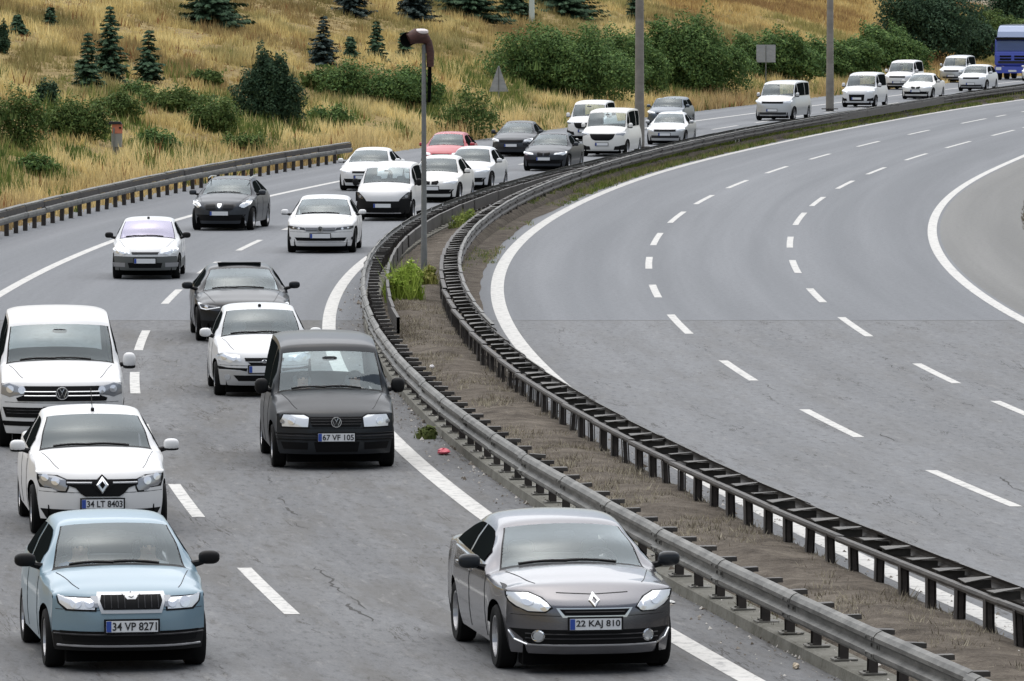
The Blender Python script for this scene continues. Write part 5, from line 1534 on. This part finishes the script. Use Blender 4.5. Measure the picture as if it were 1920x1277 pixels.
def conifer(x, y, yt, wpx, label, stops=DARKG, group='young conifers on the slope', name='conifer_tree', dens=1.0):
    seedc[0] += 1; rng = np.random.default_rng(seedc[0])
    X, Y, Z = hill_hit(x, y)
    s = FPX / Y
    h, w = (y - yt) / s, wpx / s
    root = empty(name, (X, Y, Z - .03)); tag(root, label, 'tree', group)
    MB().tube([(0, 0, -.2), (0, 0, h * .5), (0, 0, h * .98)], [.05 + h * .012, .03 + h * .006, .008], 7).build('trunk', M['bark'], root)
    Vs, Cs = [], []
    tiers = max(10, int(h * 5.5))
    for i in range(tiers):
        f = (i + .35) / tiers
        z0 = h * (.06 + .92 * f)
        R = w * .5 * (1 - f) ** .82 * rng.uniform(.62, 1.2) + .05
        nb = int((10 + 9 * (1 - f)) * dens)
        for b in range(nb):
            a = rng.uniform(0, 6.283); Rl = R * rng.uniform(.5, 1.18)
            k = max(6, int(Rl * 17))
            t = (np.arange(k) + .5) / k
            droop = -.42 * Rl * t + .28 * Rl * t * t
            px_, py_, pz_ = np.cos(a) * Rl * t, np.sin(a) * Rl * t, z0 + rng.normal(0, .06) * R + droop + rng.normal(0, .02, k)
            for sd in (-1, 1):
                ln = (.13 + .30 * (1 - t) * min(1, Rl)) * rng.uniform(.7, 1.3, k)
                aa = a + sd * rng.uniform(.3, 1.0, k)
                tip = np.stack([px_ + np.cos(aa) * ln, py_ + np.sin(aa) * ln, pz_ - ln * .18 + rng.normal(0, .03, k)], 1)
                bw = .075 + .04 * Rl
                b0 = np.stack([px_, py_, pz_ + bw * .5], 1); b1 = np.stack([px_ + np.cos(a) * bw * 1.3, py_ + np.sin(a) * bw * 1.3, pz_ - bw * .6], 1)
                Vs.append(np.stack([b0, b1, tip], 1).reshape(-1, 3))
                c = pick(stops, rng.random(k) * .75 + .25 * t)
                Cs.append(np.repeat(c, 3, 0))
    V = np.concatenate(Vs); Cc = np.concatenate(Cs)
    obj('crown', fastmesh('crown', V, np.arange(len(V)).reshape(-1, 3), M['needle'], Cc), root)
    return root
# conifers
for a in ((207, 158, 6, 74, 'tall dark spruce, the taller of the touching pair at the left of the slope'),
          (165, 166, 56, 70, 'shorter dark spruce touching the taller one at the left of the slope'),
          (279, 152, 52, 64, 'dark spruce standing alone right of the touching pair'),
          (95, 58, 12, 36, 'thin young conifer near the top left of the slope'),
          (33, 62, 26, 34, 'small young conifer in the upper left corner of the slope'),
          (402, 196, 178, 14, 'tiny conifer seedling in the golden grass'),
          (705, 116, 36, 52, 'dark narrow conifer right of the bluish spruce'),
          (657, 110, 66, 42, 'short dark conifer between the bluish spruce and the narrow conifer'),
          (757, 112, 58, 40, 'dark conifer just left of the broken lamp head')):
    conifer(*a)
conifer(607, 122, 26, 66, 'bluish spruce above the big dark green shrub', BLUEG)
conifer(395, 52, -90, 150, 'wide dark conifer at the top edge, left of centre', DARKG, dens=1.3)
conifer(660, 30, -80, 84, 'bluish conifer at the top edge, above the bluish spruce', BLUEG, dens=1.2)
conifer(775, 44, -70, 90, 'bluish conifer at the top edge, above the broken lamp head', BLUEG, dens=1.2)
conifer(880, 36, -90, 150, 'wide dark conifer at the top edge, left of the pale post', DARKG, dens=1.3)
conifer(1060, 30, -90, 140, 'wide dark conifer at the top edge, right of the pale post', DARKG, dens=1.3)
conifer(963, 32, -80, 90, 'dark conifer behind the pale post', DARKG, dens=1.2)
conifer(1190, 42, -30, 50, 'thin dark conifer behind the tall middle post', DARKG)
# shrubs
bush(505, 240, 84, 108, 'shrub', 'big round dark green shrub with upright shoots on the slope', DARKG, 'shrub', None, 8000, None, 4, .34, depth=.7)
G_ = 'green bushes among the dry grass'
for a in ((690, 196, 112, 170, 'broad mid-green bush left of the lamp post', MIDG, 3600), (290, 288, 236, 92, 'low green bush right of the orange roadside box', MIDG, 1500), (30, 282, 150, 130, 'mid-green bush at the left edge of the slope', OLIV, 1500),
          (140, 262, 186, 130, 'green bush left of the orange roadside box', OLIV, 2400), (85, 208, 150, 46, 'small dark green bush under the spruce pair', DARKG, 900), (330, 214, 158, 150, 'spreading olive-green bush below the lone spruce', OLIV, 2400),
          (215, 222, 168, 90, 'olive-green bush below the tall spruce', OLIV, 1500), (875, 262, 160, 120, 'grey-green bush left of the triangular sign', OLIV, 1000), (600, 172, 118, 70, 'pale green bush under the bluish spruce', OLIV, 1300), (0, 100, 40, 36, 'dark bush cut off by the left edge, under the small conifer', DARKG, 800),
          (455, 290, 246, 90, 'small olive bush just above the roadside rail, left of the big round dark shrub', OLIV, 900), (60, 330, 285, 90, 'small green bush near the roadside rail at the left edge', MIDG, 900), (250, 190, 150, 80, 'small mid-green bush between the spruce pair and the lone spruce', MIDG, 900),
          (620, 240, 196, 90, 'low mid-green bush right of the big round dark shrub', MIDG, 1200), (385, 160, 128, 70, 'low olive bush amid golden grass, upper left', OLIV, 900),
          (398, 250, 180, 110, 'low olive bush left of the big round dark shrub', OLIV, 1500), (780, 205, 120, 100, 'mid-green bush behind the lamp post', MIDG, 2000)):
    bush(a[0], a[1], a[2], a[3], 'bush', a[4], a[5], 'bush', G_, a[6])
D_ = 'dense roadside bushes'
for a in ((1058, 188, 42, 300, 'long dense green bush behind the triangular sign', MIDG, 15000, 11), (1290, 178, 18, 250, 'tall dense green bush right of the tall middle post', MIDG, 13000, 9), (1175, 186, 40, 170, 'green bush directly behind the tall middle post', MIDG, 7000, 5),
          (1455, 152, 52, 160, 'rounded green bush behind the square sign', MIDG, 7000, 6), (1570, 150, 66, 150, 'green bush behind the farther tall post', MIDG, 6000, 5), (1660, 138, 42, 170, 'broad green bush right of the farther tall post', MIDG, 9000, 6), (1800, 112, 30, 130, 'dark green bush between the broad dark tree and the blue lorry', DARKG, 5000, 5), (1860, 98, 4, 130, 'olive bush behind the blue lorry', OLIV, 4000, 5)):
    bush(a[0], a[1], a[2], a[3], 'bush', a[4], a[5], 'bush', D_, a[6], None, a[7])
def tree(x, y, yt, wpx, label, stops, n):
    seedc[0] += 1; rng = np.random.default_rng(seedc[0])
    X, Y, Z = hill_hit(x, y); s = FPX / Y; h, w = (y - yt) / s, wpx / s
    root = empty('tree', (X, Y + 1.5, Z - .1)); tag(root, label, 'tree', 'broad dark trees above the far traffic')
    tk = MB().tube([(0, 0, -.3), (.1, 0, h * .3), (0, .1, h * .6)], [.22, .17, .1], 8)
    bl = []
    for i in range(9):
        a = rng.uniform(0, 6.28); rr = w * rng.uniform(.12, .32); z = h * rng.uniform(.3, .82)
        bl.append((rr * math.cos(a), rr * math.sin(a), z, w * .25, w * .22, h * .22))
        tk.tube([(0, 0, h * .3), (rr * math.cos(a) * .5, rr * math.sin(a) * .5, z * .7), (rr * math.cos(a), rr * math.sin(a), z)], [.1, .06, .02], 5)
    bl.append((0, 0, h * .3, w * .40, w * .4, h * .28))
    tk.build('trunk', M['bark'], root)
    V, F, Cc = leaf_cloud(bl, n * 3, 5.0 / s, stops, rng)
    obj('crown', fastmesh('crown', V, F, M['leaf'], Cc), root)
tree(1735, 112, -50, 230, 'broad dark tree above the two white vans', DARKG, 9000)
tree(1905, 70, -80, 110, 'dark tree behind the blue lorry at the right edge', DARKG, 5000)

# bright green weed clump in the median, and a smaller one farther on
def weed(x, y, hpx, wpx, label, seed, stops, k=70, z=.13):
    rng = np.random.default_rng(seed)
    X, Y = at(x, y, z); s = FPX / Y; h, w = hpx / s, wpx / s
    root = empty('weed_clump', (X, Y, z)); tag(root, label, 'weeds')
    bx, by = rng.normal(0, w * .2, k), rng.normal(0, w * .3, k)
    V, F, Cc = blades(bx, by, np.zeros(k), h * np.exp(-(bx / w * 2) ** 2) * rng.uniform(.5, 1.1, k), np.full(k, .022), 16, pick(stops, rng.random(k)), rng, .04, .38)
    obj('stalks', fastmesh('stalks', V, F, M['straw'], Cc), root)
    V, F, Cc = leaf_cloud([(0, 0, h * .38, w * .42, w * .6, h * .40), (w * .16, 0, h * .5, w * .25, w * .4, h * .42)], int(k * 26), .10, stops, rng, .5, .9)
    obj('leaves', fastmesh('leaves', V, F, M['leaf'], Cc), root)
BR = [(.13, .20, .025), (.24, .33, .05), (.38, .46, .10)]
weed(757, 568, 82, 78, 'bright green weed clump at the foot of the lamp post', 21, BR, 80)
weed(800, 540, 46, 40, 'small yellowish weed clump right of the lamp post foot', 22, [(.12, .16, .03), (.26, .27, .07), (.36, .33, .12)], 30)
weed(872, 432, 40, 56, 'low green weed clump between the rails beyond the lamp post', 23, [(.10, .15, .03), (.2, .25, .06), (.3, .32, .1)], 40)
weed(800, 822, 26, 40, 'little green weed tuft against the kerb behind the dark grey van', 24, [(.08, .11, .03), (.16, .18, .06)], 14, 0)

# ---------------------------------------------------------------- posts, signs, box
def post(name, x, y, wpx, top, label, m, taper=.7, z=.12):
    X, Y = at(x, y, z); s = FPX / Y
    r = wpx / s / 2
    root = empty(name, (X, Y, z)); tag(root, label, 'post')
    MB().lathe([(-.1, r), (top * .12, r), (top * .13, r * .92), (top, r * taper)], 14, 'Z').build('shaft', m, root, True, 50)
    MB().box((0, 0, .03), (r * 4, r * 4, .05)).build('base_plate', M['rust'], root)
    return root, r
post('tall_post', 1199, 277, 19, 14.0, 'tall brown-grey steel post in the median, the nearer of two', M['pole'], .62)
post('tall_post', 1556, 205, 15, 14.0, 'tall brown-grey steel post farther along the median, nearer the blue lorry', M['pole'], .62)
lp, r_ = post('lamp_post', 795, 520, 12, 5.45, 'slender grey lamp post in the median with a broken rusty red lamp head', M['pole_dark'], .62)
M['rusty'] = steel('rusty_red_lamp_metal', (.028, .010, .008), (.075, .026, .018), .7, .1, 9)
M['glassw'] = mat('pale_lamp_cover', (.62, .56, .55), .4)
E_ = empty('lamp_head'); E_.parent = lp; E_.location = (-.10, 0, 5.55)
MB().tube([(-.27, -.10, .02), (-.1, -.03, .10), (.12, .02, .06), (.22, .03, -.06)], [.15, .18, .15, .08], 14).build('lamp_housing', M['rusty'], E_, True, 60)
MB().lathe([(0, .175), (-.02, .17), (.03, .12), (.05, .001)], 14, 'Y', (0, 0, 0)).build('lamp_mouth', VM['dark'], E_, True).location = (-.285, -.14, .02)
MB().blob((.03, -.02, .20), (.36, .30, .15), 12, 7, 2.4).build('lamp_cover', M['glassw'], E_, True)
MB().tube([(.20, .03, .0), (.25, 0, -.28), (.25, 0, -.62)], [.085, .095, .085], 10).build('lamp_neck', M['rusty'], E_, True, 60)
MB().tube([(.24, 0, -.60), (.235, 0, -.95), (.225, .0, -1.45)], [.045, .05, .035], 7).build('hanging_cable', VM['dark'], E_, True)
MB().tube([(.10, .03, -.1), (.12, 0, -.3)], [.05, .05], 8).build('bracket', M['pole_dark'], E_)

def sign(kind, x, y, yt, wpx, label, hp):
    X, Y, Z = hill_hit(x, y); s = FPX / Y
    root = empty('road_sign', (X, Y, Z)); tag(root, label, 'road sign', 'backs of road signs facing the other way')
    h = (y - yt) / s; w = wpx / s; H_ = hp / s
    MB().box((0, .03, h / 2 - .1), (.07, .05, h + .15)).build('sign_post', M['pole_dark'], root)
    if kind == 'tri':
        pr = [(-w / 2, h - H_), (w / 2, h - H_), (.03, h), (-.03, h)]
    else:
        pr = [(-w / 2, h - H_), (w / 2, h - H_), (w / 2, h), (-w / 2, h)]
    V = [(a, -.012, b) for a, b in pr] + [(a, .0, b) for a, b in pr]
    obj('sign_plate', mesh('sign_plate', V, [(0, 1, 2, 3), (7, 6, 5, 4), (0, 4, 5, 1), (1, 5, 6, 2), (2, 6, 7, 3), (3, 7, 4, 0)], M['signgrey'], fix=True), root)
    MB().box((0, -.03, h - H_ * .5), (.05, .03, H_ * .9)).build('stiffener', M['pole_dark'], root)
M['signgrey'] = steel('sign_back_metal', (.27, .28, .29), (.36, .37, .385), .5, .3)
sign('tri', 935, 196, 124, 36, 'triangular road sign seen from its grey back, in the golden grass', 48)
sign('sq', 1436, 165, 84, 36, 'square road sign seen from its grey back, in front of the rounded bush', 33)
X, Y, Z = hill_hit(997, 44); s = FPX / Y
root = empty('marker_post', (X, Y, Z)); tag(root, 'pale post at the top edge among dark conifers', 'post')
MB().lathe([(-.1, 5.5 / s), (3.2, 4.6 / s)], 10, 'Z').build('shaft', mat('pale_post_paint', (.50, .56, .52), .6), root, True)
# orange roadside box with dark cap
X, Y, Z = hill_hit(217, 293); s = FPX / Y
root = empty('roadside_box', (X, Y, Z)); tag(root, 'weathered orange roadside box with black cap on a grey panel, below the bushes', 'emergency phone')
q_ = 1 / s
MB().box((2 * q_, 0, 30 * q_), (20 * q_, 12 * q_, 26 * q_)).build('grey_panel', mat('grey_panel_paint', (.24, .25, .24), .7), root)
MB().box((-3 * q_, -7 * q_, 26 * q_), (3 * q_, 3 * q_, 54 * q_)).build('pole', M['pole_dark'], root)
ob = MB().box((3 * q_, 0, 51 * q_), (19 * q_, 13 * q_, 17 * q_)).build('orange_box', mat('faded_orange_paint', (.50, .17, .10), .6), root)
MB().box((9 * q_, -7 * q_, 53 * q_), (4 * q_, 2 * q_, 3 * q_)).build('handset_hook', VM['trim'], ob)
MB().box((-1 * q_, 0, 62 * q_), (26 * q_, 18 * q_, 5 * q_), 0, .8).build('cap', VM['trim'], root)
MB().box((0, 0, 8 * q_), (14 * q_, 10 * q_, 18 * q_)).build('plinth', M['concrete'], root)

# ---------------------------------------------------------------- litter
def litter(name, x, y, size, col, label, z=.0, seed=1):
    rng = np.random.default_rng(seed)
    X, Y = at(x, y, z)
    V = []; nu, nv = 9, 6
    for i in range(nv + 1):
        for k in range(nu):
            a, t = -math.pi / 2 + math.pi * i / nv, 2 * math.pi * k / nu
            rr = rng.uniform(.7, 1.25)
            V.append((size[0] / 2 * math.cos(a) * math.cos(t) * rr, size[1] / 2 * math.cos(a) * math.sin(t) * rr, size[2] / 2 + size[2] / 2 * math.sin(a) * rr))
    F = [(i * nu + k, i * nu + (k + 1) % nu, (i + 1) * nu + (k + 1) % nu, (i + 1) * nu + k) for i in range(nv) for k in range(nu)]
    o = obj(name, mesh(name, V, F, mat(name + '_plastic', col, .6), fix=True), None, (X, Y, z))
    tag(o, label, 'litter')
litter('plastic_bag', 833, 852, (.2, .35, .09), (.62, .10, .14), 'crumpled pinkish red bag lying between edge line and kerb', 0, 1)
litter('foam_ball', 810, 692, (.08, .1, .08), (.75, .72, .72), 'small white lump lying on the earth between the median rails', .2, 2)
litter('paper_scrap', 803, 811, (.07, .3, .05), (.55, .55, .53), 'small pale paper scrap by the kerb above the red bag', 0, 3)
litter('paper_scrap', 1257, 1131, (.09, .2, .03), (.6, .6, .58), 'white paper scrap on the asphalt right of the grey saloon', 0, 4)
litter('stone', 1492, 1254, (.07, .18, .06), (.45, .38, .28), 'yellowish stone at the foot of the kerb near the bottom edge', 0, 5)

# ---------------------------------------------------------------- people seen behind windscreens
def person(car, side, label, shirt, ws=False):
    """one seated figure (skin grown over a skeleton), feet forward, placed in the car's seat"""
    c = car
    hip = Vector((side * c.W * .21, c.lw - c.fo + .02, c.zc - .56 + c.seat_h))
    J = dict(pelvis=(0, 0, 0), waist=(0, .04, .18), chest=(0, .06, .40), neck=(0, .05, .545), head=(0, .03, .66), top=(0, .035, .76),
             shl=(-.19, .05, .46), shr=(.19, .05, .46), ell=(-.24, -.12, .24), elr=(.24, -.12, .24), hal=(-.13, -.36, .36), har=(.13, -.36, .36),
             hl=(-.10, 0, -.02), hr=(.10, 0, -.02), kl=(-.15, -.42, .06), kr=(.15, -.42, .06), fl=(-.14, -.66, -.28), fr=(.14, -.66, -.28))
    rad = dict(pelvis=.15, waist=.14, chest=.155, neck=.058, head=.098, top=.075, shl=.075, shr=.075, ell=.047, elr=.047, hal=.034, har=.034, hl=.10, hr=.10, kl=.068, kr=.068, fl=.045, fr=.045)
    names = list(J)
    E2 = [('pelvis', 'waist'), ('waist', 'chest'), ('chest', 'neck'), ('neck', 'head'), ('head', 'top'), ('chest', 'shl'), ('chest', 'shr'), ('shl', 'ell'), ('shr', 'elr'), ('ell', 'hal'), ('elr', 'har'), ('pelvis', 'hl'), ('pelvis', 'hr'), ('hl', 'kl'), ('hr', 'kr'), ('kl', 'fl'), ('kr', 'fr')]
    me = bpy.data.meshes.new('person')
    me.from_pydata([Vector(J[k]) for k in names], [(names.index(a), names.index(b)) for a, b in E2], [])
    o = bpy.data.objects.new('person', me); COL.objects.link(o)
    sk = o.modifiers.new('skin', 'SKIN'); sk.use_smooth_shade = True
    for k, v in zip(names, me.skin_vertices[0].data):
        v.radius = (rad[k], rad[k] * (.8 if k in ('chest', 'waist') else 1)); v.use_root = k == 'pelvis'
    sb = o.modifiers.new('sub', 'SUBSURF'); sb.levels = 1
    bpy.context.view_layer.update()
    m2 = bpy.data.meshes.new_from_object(o.evaluated_get(bpy.context.evaluated_depsgraph_get()))
    bpy.data.objects.remove(o); bpy.data.meshes.remove(me)
    m2.name = 'person'
    m2.materials.clear(); m2.materials.append(shirt); m2.materials.append(SKIN)
    for p in m2.polygons:
        if p.center[2] > .53 or (p.center[1] < -.30 and p.center[2] > .2): p.material_index = 1
    o = bpy.data.objects.new('person', m2); COL.objects.link(o)
    hair = MB().blob((0, .055, .715), (.19, .20, .16), 12, 8, 2.2).build('hair', HAIR, o, True)
    for sx in (-.033, .033): MB().blob((sx, -.062, .685), (.03, .018, .014), 8, 5).build('eye', HAIR, o)
    MB().blob((0, -.08, .655), (.03, .04, .05), 8, 5).build('nose', SKIN, o, True)
    MB().blob((0, -.066, .615), (.05, .014, .012), 8, 5).build('mouth', mat('lips', (.35, .16, .13), .6), o)
    o.matrix_world = c.root.matrix_basis @ Matrix.Translation(hip)
    tag(o, label, 'person')
SKIN = mat('skin', (.42, .27, .20), .6); HAIR = mat('dark_hair', (.02, .016, .014), .7)
SH = [mat('light_shirt', (.5, .5, .52), .9), mat('dark_shirt', (.05, .055, .07), .9), mat('blue_shirt', (.12, .18, .32), .9)]
person(CARS['hatchback'], 1, 'person driving the pale blue hatchback, dimly seen behind its windscreen', SH[0])
person(CARS['hatchback'], -1, 'passenger in the pale blue hatchback, dimly seen behind its windscreen', SH[2])
person(CARS['darkvan'], 1, 'person driving the dark grey van, dimly seen behind its windscreen', SH[1])
person(CARS['darkvan'], -1, 'passenger in the dark grey van, dimly seen behind its windscreen', SH[0])
